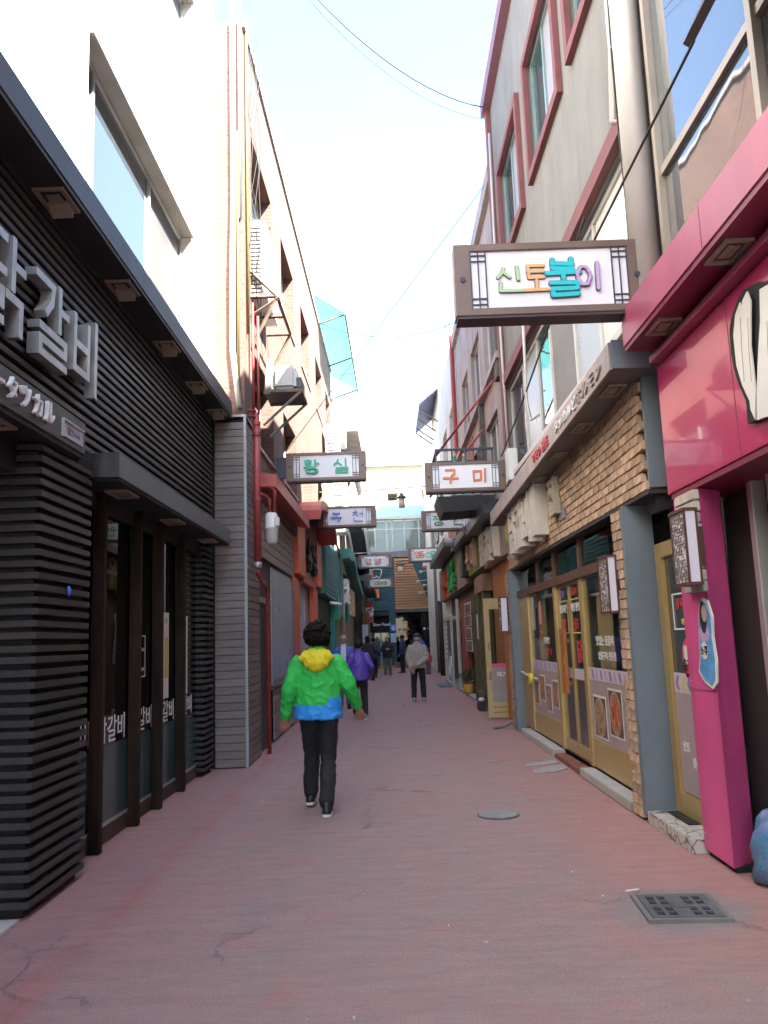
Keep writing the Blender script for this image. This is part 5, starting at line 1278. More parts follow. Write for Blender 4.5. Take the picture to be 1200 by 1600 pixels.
bx(FB, 'green_awning', M('mint_awning', (.12, .42, .24), .6), -.3, 1.2, 57.3, 58, 9.35, 9.75); bx(FB, 'green_awning', M('mint_awning', (.12, .42, .24), .6), 2.8, 4.2, 57.3, 58, 9.0, 9.3)
# small wall signs on the end building
def wallsign(name, parts, label):
    t = thing(name, parts[0][1], label, 'sign')
    for pn, loc, sz, mat_, tx, tm in parts:
        bx(t, pn, mat_, loc[0] - sz[0] / 2, loc[0] + sz[0] / 2, loc[1] - .06, loc[1], loc[2], loc[2] + sz[1])
        if tx: text(t, 'lettering', tx, tm, '-y', (loc[0], loc[1] - .068, loc[2] + sz[1] / 2), sz[1] * .62, .008, .02)
    return t
wallsign('orange_neon_sign', [('box', (-.52, 45.1, 3.72), (.34, .68), RUBBER, None, None), ('tube_mark', (-.52, 45.03, 3.80), (.2, .5), M('neon_orange', (.7, .2, .03), .4), None, None)], 'small orange sign on the teal planks under the far left hanging sign')
bt = thing('outline_emblem', (-.55, 45.1, 4.9), 'white outlined emblem on the teal planks', 'sign')
pts = [(-.85, 5.35), (-.6, 5.42), (-.55, 5.36), (-.5, 5.42), (-.25, 5.35), (-.28, 5.1), (-.38, 4.92), (-.5, 4.95), (-.55, 5.02), (-.6, 4.95), (-.72, 4.92), (-.82, 5.1), (-.85, 5.35)]
MB().tube([(x, 45.08, z) for x, z in pts], .03, 6).build('outline', LETW, bt)
q = MB().lathe([(.2, 0), (.2, .03)], (0, 0, 0), 18); q.v = [(-.55 + v[0], 45.1 - v[2], 5.72 + v[1]) for v in q.v]; q.build('disc', LETW, bt)
wallsign('blue_plate_sign', [('round_plate', (.28, 44.97, 1.95), (.34, .38), M('sign_blue', (.08, .12, .55), .4), '길', LETW), ('lower_plate', (.28, 44.97, 1.35), (.3, .5), M('pale_blue_plate', (.35, .5, .62), .4), None, None)], 'blue and pale blue address plates on the teal plank pillar')
wallsign('red_block_sign', [('panel', (2.2, 45.05, 5.35), (.34, .62), M('sign_crimson', (.45, .03, .08), .4), '닭', LETW)], 'small red sign high on the right of the teal planks')
for i, (x, z) in enumerate(((1.95, 5.15), (1.75, 4.62), (2.1, 4.4), (1.85, 4.0))):
    t = thing('arm_spotlight', (x, 44.8, z), 'white arm spotlight over the tan timber wedge, ' + ('topmost', 'second from the top', 'third from the top', 'lowest')[i] + ' of four', 'lamp', 'spotlights over the timber wedge')
    MB().tube([(2.75, 45.05, z + .15), (x, 44.5, z)], .025, 6).build('arm', PIPEW, t); MB().tube([(x + .05, 44.5, z), (x - .12, 44.45, z - .03)], [.05, .09], 10).build('head', PIPEW, t)
# ================================================================ hanging signs over the alley
def hang_sign(x0, x1, y, z0, z1, body, label, side, cols, off=.02, h=.22, kind='plain', dep=.16, ws=1.15, hk=(.8, .82, 1.18, .85), wk=(.86, .84, .74, .8)):
    t = thing('hanging_sign', ((x0 + x1) / 2, y, z0), label, 'sign', 'framed signs hanging across the alley')
    W, H_ = x1 - x0, z1 - z0
    fx_, fz = W * .085, H_ * .10
    m = MB()
    m.box(x0, x0 + fx_, y, y + dep, z0, z1).box(x1 - fx_, x1, y, y + dep, z0, z1).box(x0 + fx_, x1 - fx_, y, y + dep, z1 - fz, z1).box(x0 + fx_, x1 - fx_, y, y + dep, z0, z0 + fz)
    m.build('frame', BROWNF, t, bevel=.004)
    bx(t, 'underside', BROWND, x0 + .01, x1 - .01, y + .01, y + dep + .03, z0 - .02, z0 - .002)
    bx(t, 'panel', SIGNW, x0 + fx_, x1 - fx_, y + .02, y + .05, z0 + fz, z1 - fz)
    lx = MB(); e = .008; lw = W * .085
    a0, a1 = z0 + fz, z1 - fz
    for s0 in (x0 + fx_, x1 - fx_ - lw):
        lx = MB()
        for q in (0, .5, 1): lx.box(s0 + (lw - e) * q, s0 + (lw - e) * q + e, y + .006, y + .018, a0, a1)
        for q in (.07, .17, .83, .93): lx.box(s0, s0 + lw, y + .007, y + .017, a0 + (a1 - a0) * q - e / 2, a0 + (a1 - a0) * q + e / 2)
        lx.build('lattice', LATT, t)
    for xx in (x0 + fx_ / 2, x1 - fx_ / 2):
        q = MB().lathe([(.02, 0), (.02, .012)], (0, 0, 0), 12); q.v = [(xx + v[0], y - v[2], (z0 + z1) / 2 + v[1]) for v in q.v]; q.build('bolt', LATT, t)
    if side < 0: bx(t, 'bracket', M('bracket_navy', (.06, .065, .09), .5), x0 - .16, x0 - .004, y + .03, y + .13, z0 + .06, z1 - .06)
    else: bx(t, 'bracket', M('bracket_navy', (.06, .065, .09), .5), x1 + .004, x1 + .12, y + .03, y + .13, z0 + .06, z1 - .06)
    n = len(body); step = (W * .56) / max(1, n)
    for i, ch in enumerate(body):
        if ch == ' ': continue
        xx = (x0 + x1) / 2 + (i - (n - 1) / 2) * step
        c = cols[i % len(cols)]
        if kind == 'outlined':
            q = brush(t, 'letter', ch, c, '-y', (xx, y + .016, (z0 + z1) / 2), h * hk[i], .115, .012, ws * wk[i], True, .02)
            brush(q, 'letter_outline', ch, M('outline_grey', (.10, .10, .14), .5), '-y', (xx, y + .019, (z0 + z1) / 2), h * hk[i], .165, .004, ws * wk[i], True, .02)
        elif ch == '·': text(t, 'letter', ch, c, '-y', (xx, y + .012, (z0 + z1) / 2), h * .2, .006, 0)
        else: brush(t, 'letter', ch, c, '-y', (xx, y + .019, (z0 + z1) / 2), h * .86, off, .018, ws * .95, True, .025)
    return t
def ink(n_, c): return M('ink_' + n_, c, .4, var=.05)
hang_sign(.575, 1.965, 5.6, 3.80, 4.35, '신토불이', 'largest hanging sign, with four pastel outlined letters, at upper right', 1, [ink('lime', (.42, .62, .32)), ink('peach', (.72, .42, .17)), ink('cyan', (.02, .50, .55)), ink('lilac', (.55, .35, .58))], h=.235, kind='outlined', dep=.15)
hang_sign(-1.575, -.265, 13.0, 4.11, 4.575, '황 실', 'hanging sign with two green letters, nearest on the left', -1, [ink('green', (.03, .50, .30))], .125, .25)
hang_sign(-1.50, -.18, 18.2, 4.06, 4.53, '복 천', 'hanging sign with blue brush letters, second on the left', -1, [ink('blue', (.10, .20, .55))], .075, .26)
hang_sign(.70, 2.03, 13.15, 3.88, 4.37, '구 미', 'hanging sign with orange brush letters, second on the right', 1, [ink('orange', (.65, .20, .08))], .15, .25)
hang_sign(.86, 2.08, 18.6, 3.96, 4.42, '장 원', 'hanging sign with green outlined letters, third on the right', 1, [ink('deepgreen', (.03, .33, .17))], .085, .26)
hang_sign(.84, 2.12, 30.0, 4.32, 4.84, '명동·산골', 'hanging sign with orange and green letters, farthest on the right', 1, [ink('orange', (.65, .2, .08)), ink('orange', (.65, .2, .08)), ink('green', (.03, .5, .3)), ink('green', (.03, .5, .3)), ink('green', (.03, .5, .3))], .12, .25, ws=1.0)
hang_sign(-1.02, .22, 30.6, 4.2, 4.70, '영 양지', 'hanging sign with thin red letters, third on the left', -1, [ink('red', (.6, .10, .08))], .06, .26)
hang_sign(-.82, .29, 35.5, 3.77, 4.17, '명동숯불', 'small hanging sign with ochre letters, farthest on the left', -1, [ink('ochre', (.45, .36, .08)), ink('olive', (.3, .33, .12))], .1, .2, ws=1.0)
# ================================================================ wires and pendant lamps
def wire(a, b, sag, r, label, n=16, mat=RUBBER):
    a, b = Vector(a), Vector(b)
    pts = [a.lerp(b, k / n) - Vector((0, 0, 4 * sag * (k / n) * (1 - k / n))) for k in range(n + 1)]
    return tag(MB().tube([tuple(p) for p in pts], r, 5).build('overhead_wire', mat, smooth=True), label, 'wire')
wire((-2.2, 10.3, 12.8), (2.05, 12.95, 10.62), .8, .010, 'thick overhead wire sagging across the top of the sky')
wire((-2.2, 10.35, 12.75), (2.05, 13.1, 10.5), .85, .004, 'thin overhead wire just below the thick top wire')
wire((-1.7, 21.5, 10.3), (2.1, 19.5, 9.4), .45, .009, 'overhead wire sagging between the roofs above the left signs')
wire((-1.55, 12.8, 4.55), (1.95, 13.2, 9.3), .0, .006, 'straight diagonal wire from the green lettered sign to the right roof', 1)
wire((-1.6, 26, 10.2), (2.1, 18, 9.0), .3, .006, 'thin slack wire between the roofs, nearest the tall white block')
wire((1.62, 5.68, 4.36), (1.74, 3.9, 4.6), .0, .009, 'black stay wire rising from the large sign to the open window sash')
wire((1.95, 13.0, 4.4), (2.0, 7.2, 5.4), .08, .012, 'dark cable slung along the stucco windows')
def lamp_wire(y, z, x, zl, label, lab2, a=-1.6, b=2.1, s=1.0):
    wire((a, y, z), (b, y, z + .12), .03, .016, lab2, mat=GALV)
    t = thing('pendant_lamp', (x, y, zl), label, 'lamp')
    MB().tube([(x, y, z), (x, y, zl + .3 * s)], .01, 5).build('chain', GALV, t)
    MB().lathe([(.05 * s, .30 * s), (.09 * s, .26 * s), (.1 * s, .2 * s), (.14 * s, .17 * s), (.22 * s, .1 * s), (.21 * s, .06 * s), (.05 * s, .05 * s)], (x, y, zl), 16).build('cap', SLATE, t, smooth=True)
    MB().lathe([(.13 * s, 0), (.15 * s, -.25 * s), (.13 * s, -.42 * s)], (x, y, zl + .05 * s), 14).build('shade', M('lamp_cream', (.62, .55, .40), .5), t, smooth=True)
lamp_wire(20.0, 5.2, .45, 4.95, 'pendant lamp with grey cap hanging on the nearer cross wire', 'grey support wire carrying the nearer pendant lamp', s=.55)
lamp_wire(32.0, 4.92, .56, 4.35, 'pendant lamp hanging before the tan timber wedge', 'grey support wire carrying the farther pendant lamp', a=-1.3, s=.7)
# ================================================================ on the ground
IRON = M('cast_iron', (.115, .112, .11), .7, metal=.3, var=.25, vs_=9, bump=.3)
dg = thing('drain_grate', (1.53, 4.72, 0), 'square cast iron drain grate at lower right', 'grate')
gx0, gy0, w_ = 1.345, 4.52, .375
m = MB()
slots = []
for cx in (0, 1):
    for cy in (0, 1):
        for i in range(2):
            for j in range(2): slots.append((gx0 + .035 + cx * .192 + i * .062, gy0 + .03 + cy * .178 + j * .072))
xsq = sorted({gx0, gx0 + w_, *[s[0] for s in slots], *[s[0] + .042 for s in slots]})
for a, b in zip(xsq, xsq[1:]):
    cut = sorted({s[1] for s in slots if s[0] - 1e-6 <= a and b <= s[0] + .042 + 1e-6}); yy = gy0
    for c in cut: m.box(a, b, yy, c, .004, .022); yy = c + .058
    m.box(a, b, yy, gy0 + w_, .004, .022)
m.build('plate', IRON, dg)
bx(dg, 'pit', BLK, gx0 + .005, gx0 + w_ - .005, gy0 + .005, gy0 + w_ - .005, .0065, .0105)
MB().lathe([(.048, 0), (.048, .005)], (gx0 + w_ / 2, gy0 + w_ / 2, .022), 20).build('boss', IRON, dg)
fr_ = MB(); e = .03; fr_.box(gx0 - e, gx0 - .003, gy0 - e, gy0 + w_ + e, 0, .019).box(gx0 + w_ + .003, gx0 + w_ + e, gy0 - e, gy0 + w_ + e, 0, .019).box(gx0 - .003, gx0 + w_ + .003, gy0 - e, gy0 - .003, 0, .019).box(gx0 - .003, gx0 + w_ + .003, gy0 + w_ + .003, gy0 + w_ + e, 0, .019)
fr_.build('rim', M('grate_rim', (.16, .15, .14), .8, var=.2), dg)
dg.rotation_euler.z = R(-4)
mh = thing('manhole_cover', (.88, 7.21, 0), 'round grey manhole cover right of the woman in green', 'manhole cover')
MB().lathe([(.165, 0), (.165, .012), (.155, .014)], (.88, 7.21, .002), 28).build('cover', M('manhole_grey', (.22, .215, .21), .75, var=.2, vs_=12, bump=.4), mh)
MB().lathe([(.178, 0), (.178, .008)], (.88, 7.21, .001), 28).build('rim', IRON, mh)
CONC = M('pale_concrete_patch', (.33, .29, .265), .85, var=.15, vs_=10)
for i, p in enumerate(([(1.53, 9.69), (1.75, 9.78), (1.96, 9.93), (1.94, 10.14), (1.75, 10.02), (1.55, 9.88)], [(1.56, 9.22), (1.8, 9.3), (1.97, 9.5), (1.98, 9.84), (1.75, 9.62), (1.55, 9.42)])):
    tag(MB().prism(p, -.004, .0075, 'z').build('concrete_patch', CONC), 'pale concrete patch on the paving, the ' + ('farther' if i == 0 else 'nearer') + ' of the two by the glass doors', 'patch')
tag(MB().prism([(1.32, 4.96), (1.40, 4.99), (1.395, 5.005), (1.315, 4.98)], .024, .028, 'z').build('paper_scrap', PAPER), 'small white paper strip lying by the drain grate', 'litter')
m = MB()
for i in range(36):
    x, y = rnd.uniform(-2.0, 1.9), rnd.uniform(3.4, 14) ; s_ = rnd.uniform(.002, .006)
    m.box(x - s_, x + s_, y - s_, y + s_ * rnd.uniform(1, 2.5), .004, .012)
tag(m.build('litter_specks', M('speck', (.5, .47, .42), .8, var=.4, vs_=30)), 'tiny pale specks of litter scattered on the paving', 'litter', kind='stuff')
bg_ = thing('rubbish_bag', (2.2, 5.05, 0), 'blue green patterned sack at the right edge beside the magenta column', 'sack')
s_ = MB().loft([(2.28, 5.05, 0, .12, .14), (2.27, 5.05, .03, .155, .18), (2.27, 5.05, .12, .165, .19), (2.28, 5.05, .22, .16, .185), (2.28, 5.05, .30, .15, .17), (2.29, 5.05, .37, .12, .14), (2.30, 5.06, .41, .07, .10), (2.30, 5.06, .43, .02, .05)], 40)
s_.v = [(v[0] + .022 * math.sin(31 * v[2] + 23 * v[1]) + .010 * math.sin(57 * v[1] + 20 * v[2]), v[1] + .012 * math.sin(44 * v[2] + 9 * v[0]), v[2]) for v in s_.v]
s_.build('sack', foodmat('sack_print', ((.03, .06, .25), (.05, .25, .3), (.15, .12, .35), (.1, .35, .2)), 22), bg_, smooth=True)
MB().ball((2.30, 5.06, .44), .03, .05, .04, 8).build('knot', M('tie_blue', (.05, .1, .4), .4), bg_, smooth=True)
tag(MB().tube([(1.66, 13.6, .03), (1.85, 13.75, .03), (1.98, 13.62, .12)], .025, 6).build('metal_rod', GALV), 'short metal rod lying at the foot of the far grey pillar', 'rod')
shb = thing('shoe_pair_box', (1.86, 17.3, 0), 'small black and white bundle by the olive posts', 'bundle')
bx(shb, 'box', RUBBER, 1.80, 1.95, 17.0, 17.4, 0, .17, bevel=.02); MB().ball((1.88, 17.2, .21), .07, .12, .05, 8).build('white_cloth', PAPER, shb, smooth=True)
# ================================================================ people
def remeshed(mb, name, mats, voxel, smooth_it=6, zones=None, wrinkle=0, seed=0, parent=None, freq=9.):
    """melt overlapping closed shapes into one continuous skin, smooth it, add cloth folds, colour by zone"""
    me = bpy.data.meshes.new('tmp'); me.from_pydata([tuple(v) for v in mb.v], [], mb.f)
    bm = bmesh.new(); bm.from_mesh(me); bmesh.ops.recalc_face_normals(bm, faces=bm.faces); bm.to_mesh(me); bm.free()
    o = bpy.data.objects.new('tmp', me); TMP.objects.link(o)
    r = o.modifiers.new('r', 'REMESH'); r.mode = 'VOXEL'; r.voxel_size = voxel
    s_ = o.modifiers.new('s', 'SMOOTH'); s_.iterations = smooth_it; s_.factor = .5
    VL.update()
    dg_ = VL.depsgraph
    res = bpy.data.meshes.new_from_object(o.evaluated_get(dg_))
    TMP.objects.unlink(o); bpy.data.objects.remove(o)
    res.name = name
    if wrinkle:
        from mathutils import noise as nz
        res.update()
        nor = [v.normal.copy() for v in res.vertices]
        for v, nn in zip(res.vertices, nor):
            p = v.co * freq + Vector((seed, seed * 2.3, 0))
            q = Vector((p.x * 1.25 + p.z * .35, p.y, p.z * 1.1))
            a = (1 - abs(nz.noise(q)) * 2) ** 3 * 1.1 - .4 + .7 * nz.noise(q * .55) + .35 * (1 - abs(nz.noise(q * 2.1 + Vector((7, 3, 1)))) * 2) ** 3
            v.co += nn * wrinkle * a
    for m in mats: res.materials.append(m)
    if zones:
        for p in res.polygons: p.material_index = zones(p.center)
    res.polygons.foreach_set('use_smooth', [True] * len(res.polygons))
    ob = bpy.data.objects.new(name, res); COL.objects.link(ob); ob.parent = parent
    return ob
TSC = bpy.data.scenes.new('scratch'); TMP = TSC.collection; VL = TSC.view_layers[0]
def limb(mb, pts, rs, n=12):
    """tapering limb with round ends, through joints"""
    P = [Vector(p) for p in pts]; pp, rr = [], []
    for i in range(len(P) - 1):
        for k in range(5):
            t = k / 5; pp.append(P[i].lerp(P[i + 1], t)); rr.append(rs[i] + (rs[i + 1] - rs[i]) * t)
    pp.append(P[-1]); rr.append(rs[-1])
    mb.tube([tuple(p) for p in pp], rr, n)
    for p, r in ((P[0], rs[0]), (P[-1], rs[-1])): mb.ball(p, r, r, r, 7)
    for p, r in zip(P[1:-1], rs[1:-1]): mb.ball(p, r, r, r, 7)
SKIN = M('skin', (.40, .22, .15), .55, var=.06)
SKINT = M('skin_tan', (.33, .17, .11), .55, var=.06)
HAIRD = M('dark_hair', (.008, .006, .006), .6, spec=.25, var=.4, vs_=30, bump=.6, bs=120)
HAIRB = M('brown_black_hair', (.010, .007, .006), .8, spec=.15, var=.5, vs_=40, bump=.7, bs=140)
BLKCLOTH = M('black_trousers', (.013, .013, .015), .85, var=.2, bump=.15, bs=200)
SHOEB = M('black_shoe', (.012, .012, .013), .5)
SOLEW = M('white_sole', (.62, .60, .55), .6)
def hand(mb, w, d, up_, side, k=1.0):
    """five curled fingers on a palm. w wrist, d direction of the forearm, side +1/-1 where the thumb goes"""
    d = Vector(d).normalized(); w = Vector(w); s_ = d.cross(Vector(up_)).normalized(); n = s_.cross(d).normalized()
    limb(mb, [w - d * .02 * k, w + d * .03 * k], [.027 * k, .03 * k], 10)
    for q in (-.022, 0, .022): limb(mb, [w + d * .02 * k + s_ * q * k, w + d * .075 * k + s_ * q * 1.1 * k], [.017 * k, .015 * k], 8)
    for i, (q, L) in enumerate(((-.034, .062), (-.012, .076), (.011, .07), (.032, .054))):
        b = w + d * .078 * k + s_ * q * k
        c = b + d * L * .45 * k + n * .012 * k; e = c + d * L * .36 * k + n * .026 * k; f = e + n * .02 * k + d * .006 * k
        limb(mb, [b, c, e, f], [.0098 * k, .0092 * k, .0085 * k, .0075 * k], 7)
    b = w + d * .025 * k + s_ * (.03 * side) * k
    limb(mb, [b, b + d * .03 * k + s_ * .022 * side * k + n * .008 * k, b + d * .06 * k + s_ * .02 * side * k + n * .02 * k], [.013 * k, .011 * k, .009 * k], 7)
def person(name_label, loc, yaw, scale, J, top, trousers, shoes, sole, skin, hair, voxel=.013, top_zones=None, top_name='jacket', wr=.006, seed=1, hairstyle='short', face=True, lean=0., collar=True, hood=None, cap=None, extra=None, category='person', bulk=1.0, tw=1.0):
    """J: joints in metres for a 1.65 m figure facing +y: lf/rf feet, lh/rh wrists, le/re elbows, lk/rk knees"""
    t = thing('person', (0, 0, 0), name_label, category)
    def sh(v): # lean about the hips
        z = v[2]
        return (v[0], v[1] + (max(0, z - .9) * lean), z)
    hip = [(-.085, 0, .86), (.085, 0, .86)]
    shl = [sh((-.165, 0, 1.305)), sh((.165, 0, 1.305))]
    hd = sh((0, .015, 1.535))
    # body: one continuous surface
    b = MB()
    b.loft([(0, 0, .82, .14, .105), (0, 0, .95, .15, .11), (*sh((0, 0, 1.1))[:2], 1.1, .135, .1), (*sh((0, 0, 1.27))[:2], 1.27, .16, .105), (*sh((0, 0, 1.37))[:2], 1.37, .12, .08), (*sh((0, 0, 1.41))[:2], 1.41, .06, .06)], 18)
    limb(b, [sh((0, 0, 1.36)), (hd[0], hd[1] - .01, hd[2] - .06)], [.058, .052])
    b.ball(hd, .077, .095, .112, 12)
    b.ball((hd[0], hd[1] + .02, hd[2] - .05), .058, .072, .06, 10)
    if face:
        b.ball((hd[0], hd[1] + .098, hd[2] - .012), .014, .02, .026, 7); b.ball((hd[0], hd[1] + .09, hd[2] - .055), .024, .012, .011, 7)
        for q in (-1, 1): b.ball((hd[0] + q * .03, hd[1] + .08, hd[2] + .022), .02, .014, .010, 7)
    for q in (-1, 1): b.ball((hd[0] + q * .079, hd[1] - .005, hd[2] - .005), .012, .022, .032, 7)
    for i, q in enumerate('lr'):
        limb(b, [shl[i], J[q + 'e'], J[q + 'h']], [.05, .04, .028])
        wv = Vector(J[q + 'h']) - Vector(J[q + 'e'])
        hand(b, Vector(J[q + 'h']) + wv.normalized() * .022, wv, (0, 1, 0) if abs(wv.normalized().y) < .8 else (0, 0, 1), 1 if i == 0 else -1)
        limb(b, [hip[i], J[q + 'k'], J[q + 'f']], [.078, .055, .04])
    remeshed(b, 'body', [skin], min(voxel, .009) if voxel < .012 else voxel * .75, 3, parent=t)
    # trousers
    c = MB()
    c.loft([(0, 0, .79, .15 * tw, .115), (0, 0, .88, .178 * tw, .135), (0, 0, .98, .165 * tw, .125)], 18)
    for i, q in enumerate('lr'):
        k_, f_ = Vector(J[q + 'k']), Vector(J[q + 'f'])
        limb(c, [hip[i], k_, f_ + (k_ - f_) * .10], [.098 * tw, .075 * tw, .068 * tw])
    remeshed(c, 'trousers', [trousers], voxel, 4, wrinkle=wr * .7, seed=seed + 3, parent=t, freq=7)
    # jacket
    c = MB(); B_ = bulk
    c.loft([(0, 0, .80, .215 * B_, .155 * B_), (*sh((0, 0, .95))[:2], .95, .208 * B_, .150 * B_), (*sh((0, 0, 1.12))[:2], 1.12, .196 * B_, .138 * B_), (*sh((0, 0, 1.24))[:2], 1.24, .195, .132), (*sh((0, 0, 1.33))[:2], 1.33, .165, .108), (*sh((0, 0, 1.385))[:2], 1.385, .115, .09), (*sh((0, 0, 1.42))[:2], 1.42, .08, .08)], 22)
    if collar: c.loft([(*sh((0, 0, 1.37))[:2], 1.37, .088, .085), (*sh((0, 0, 1.45))[:2], 1.45, .08, .08)], 18)
    for i, q in enumerate('lr'):
        s0, e_, h_ = Vector(shl[i]), Vector(J[q + 'e']), Vector(J[q + 'h'])
        limb(c, [s0 + Vector((0, 0, -.01)), e_, h_ - (h_ - e_).normalized() * .015], [.082 * B_, .066 * B_, .046 * B_])
    remeshed(c, top_name, top if isinstance(top, list) else [top], voxel, 5, zones=top_zones, wrinkle=wr, seed=seed, parent=t)
    if hood:
        c = MB(); c.ball(sh((0, -.105, 1.345)), .165, .05, .06, 12); c.ball(sh((0, -.06, 1.385)), .135, .08, .05, 10); c.ball(sh((0, -.125, 1.30)), .12, .042, .06, 10); c.ball(sh((0, -.125, 1.265)), .075, .035, .045, 10)
        remeshed(c, 'hood', [hood], voxel, 4, wrinkle=wr * .9, seed=seed + 8, parent=t)
    for i, q in enumerate('lr'):
        f_ = Vector(J[q + 'f']); pt_ = J.get(q + 'p', 0)
        m = MB(); R_ = Matrix.Rotation(-pt_, 3, 'X')
        base = [(-.03, -.075), (-.042, -.03), (-.04, .06), (-.045, .12), (-.03, .17), (0, .185), (.03, .17), (.045, .12), (.04, .06), (.042, -.03), (.03, -.075), (0, -.085)]
        def ring(z, k): return [tuple(f_ + R_ @ Vector((x * k, y * k, z - .07))) for x, y in base]
        n = len(base); vs2 = ring(0, 1.04) + ring(.024, 1.04); m.add(vs2, [list(range(n))[::-1], list(range(n, 2 * n))] + [(k, (k + 1) % n, n + (k + 1) % n, n + k) for k in range(n)])
        sol = m
        m = MB(); r1 = ring(.024, 1.0); r2 = ring(.05, .98); r3 = [tuple(f_ + R_ @ Vector((x * .8, min(y, .11) * .75, .085 - .07 - max(0, y - .05) * .25))) for x, y in base]; r4 = [tuple(f_ + R_ @ Vector((x * .75, min(y, .05) * .7, .115 - .07))) for x, y in base]
        m.add(r1 + r2 + r3 + r4, [list(range(n))[::-1], list(range(3 * n, 4 * n))] + [(a * n + k, a * n + (k + 1) % n, (a + 1) * n + (k + 1) % n, (a + 1) * n + k) for a in range(3) for k in range(n)])
        so = bpy.data.objects.new('shoe', m.mesh('shoe', shoes, smooth=True)); COL.objects.link(so); so.parent = t
        s2_ = bpy.data.objects.new('sole', sol.mesh('sole', sole)); COL.objects.link(s2_); s2_.parent = so
    # hair
    c = MB(); r_ = random.Random(seed)
    if hairstyle == 'curly':
        for i in range(380):
            z = r_.uniform(-.75, 1); a = r_.uniform(0, 6.283); q = math.sqrt(1 - z * z)
            d = Vector((q * math.cos(a), q * math.sin(a), z))
            if d.y > .55 and d.z < .35: continue
            p = Vector(hd) + Vector((d.x * .112, d.y * .112 - .02, d.z * .118 + .018)) + d * r_.uniform(-.010, .012); rr = r_.uniform(.010, .019)
            c.ball(p, rr, rr, rr, 5)
        c.ball((hd[0], hd[1] - .03, hd[2] + .015), .098, .095, .108, 10)
        remeshed(c, 'hair', [hair], .005, 0, parent=t)
    elif hairstyle == 'thin':
        c.ball((hd[0], hd[1] - .028, hd[2] + .022), .081, .083, .095, 10); remeshed(c, 'hair', [hair], voxel * .7, 3, parent=t)
    elif hairstyle == 'long':
        c.ball((hd[0], hd[1] - .022, hd[2] + .02), .093, .1, .107, 10); c.ball((hd[0], hd[1] - .05, hd[2] - .1), .1, .07, .13, 10)
        remeshed(c, 'hair', [hair], voxel * .7, 2, wrinkle=.006, seed=seed, parent=t)
    elif hairstyle == 'short':
        c.ball((hd[0], hd[1] - .02, hd[2] + .025), .09, .1, .105, 10); remeshed(c, 'hair', [hair], voxel * .7, 2, wrinkle=.006, seed=seed, parent=t)
    if cap:
        c = MB(); c.ball((hd[0], hd[1] - .005, hd[2] + .05), .098, .112, .082, 10); c.loft([(hd[0], hd[1] + .1, hd[2] + .045, .07, .07), (hd[0], hd[1] + .1, hd[2] + .055, .07, .07)], 14)
        remeshed(c, 'cap', [cap], voxel * .7, 2, parent=t)
    if extra: extra(t)
    t.rotation_euler.z = yaw; t.scale = (scale,) * 3; t.location = loc
    return t
STAND = dict(le=(-.25, -.02, 1.08), re=(.25, -.02, 1.08), lh=(-.26, .05, .84), rh=(.26, .05, .84), lk=(-.09, .02, .47), rk=(.09, .02, .47), lf=(-.10, 0, .07), rf=(.10, 0, .07))
# woman in the green jacket, walking away
GRN = M('green_nylon', (.035, .46, .075), .62, spec=.25, var=.10, vs_=5, bump=.12, bs=60)
BLU = M('blue_nylon', (.04, .30, .74), .62, spec=.25, var=.08, vs_=5, bump=.12, bs=60)
YLW = M('yellow_nylon', (.62, .52, .02), .62, spec=.25, var=.08, vs_=5, bump=.12, bs=60)
def zone_green(c):
    if c.z < .925 + .12 * max(-.15, c.x) * (1 if c.x > .04 else -.55) + (.05 if c.x > .10 else 0) and abs(c.x) < .24 and not (abs(c.x) > .215 and c.z > .9): return 1
    if c.z > 1.325 and c.y < .06 and .115 < abs(c.x) < .155: return 1
    return 0
Jw = dict(le=(-.262, -.05, 1.06), re=(.285, -.05, 1.085), lh=(-.305, .0, .83), rh=(.355, .06, .885), lk=(-.085, .17, .475), rk=(.075, .03, .46), lf=(-.11, .22, .09), rf=(.075, -.26, .075), lp=.0, rp=.0)
def pocket(t):
    text(t, 'back_print', 'SPORT', YLW, '-y', (.12, -.165, 1.0), .03, .001)
person('woman in bright green, blue and yellow hooded jacket walking away', (-.665, 7.68, 0), 0, 1.01, Jw, [GRN, BLU], BLKCLOTH, SHOEB, SOLEW, SKINT, HAIRB, voxel=.0095, top_zones=zone_green, hood=YLW, hairstyle='curly', wr=.010, seed=4, bulk=1.04, tw=1.0)
# woman in purple jacket beyond
PUR = M('purple_quilt', (.10, .05, .36), .45, var=.12, vs_=6, bump=.2, bs=40)
Jp = dict(STAND); Jp.update(lf=(-.09, .25, .08), rf=(.1, -.15, .07), lk=(-.09, .17, .47), rk=(.1, .03, .46), re=(.27, -.08, 1.08), rh=(.25, .1, .9))
person('woman in purple padded jacket walking beyond the woman in green', (-.60, 16.3, 0), .05, .92, Jp, PUR, BLKCLOTH, M('grey_shoe', (.35, .35, .34), .6), SOLEW, SKIN, HAIRD, voxel=.014, bulk=1.02, wr=.008, seed=11)
# old man coming towards the camera
BLUJ = M('blue_jacket', (.07, .12, .42), .6, var=.12); WSHIRT = M('white_shirt', (.6, .6, .62), .7)
def zone_man(c): return 1 if (c.y > .05 and abs(c.x) < .055) else 0
def specs(t):
    m = MB()
    for q in (-1, 1): m.tube([(q * .033 + .022 * math.cos(a), .118, 1.553 + .018 * math.sin(a)) for a in [k * math.pi / 6 for k in range(13)]], .003, 5)
    m.tube([(-.012, .12, 1.556), (.012, .12, 1.556)], .003, 5); m.build('glasses', RUBBER, t)
person('grey haired man in glasses and blue jacket coming towards the camera', (-1.03, 18.8, 0), math.pi, 1.0, STAND, [BLUJ, WSHIRT], M('grey_trousers', (.09, .09, .1), .8), SHOEB, SHOEB, SKIN, M('grey_hair', (.42, .40, .38), .7), voxel=.013, top_zones=zone_man, hairstyle='thin', seed=21, extra=specs)
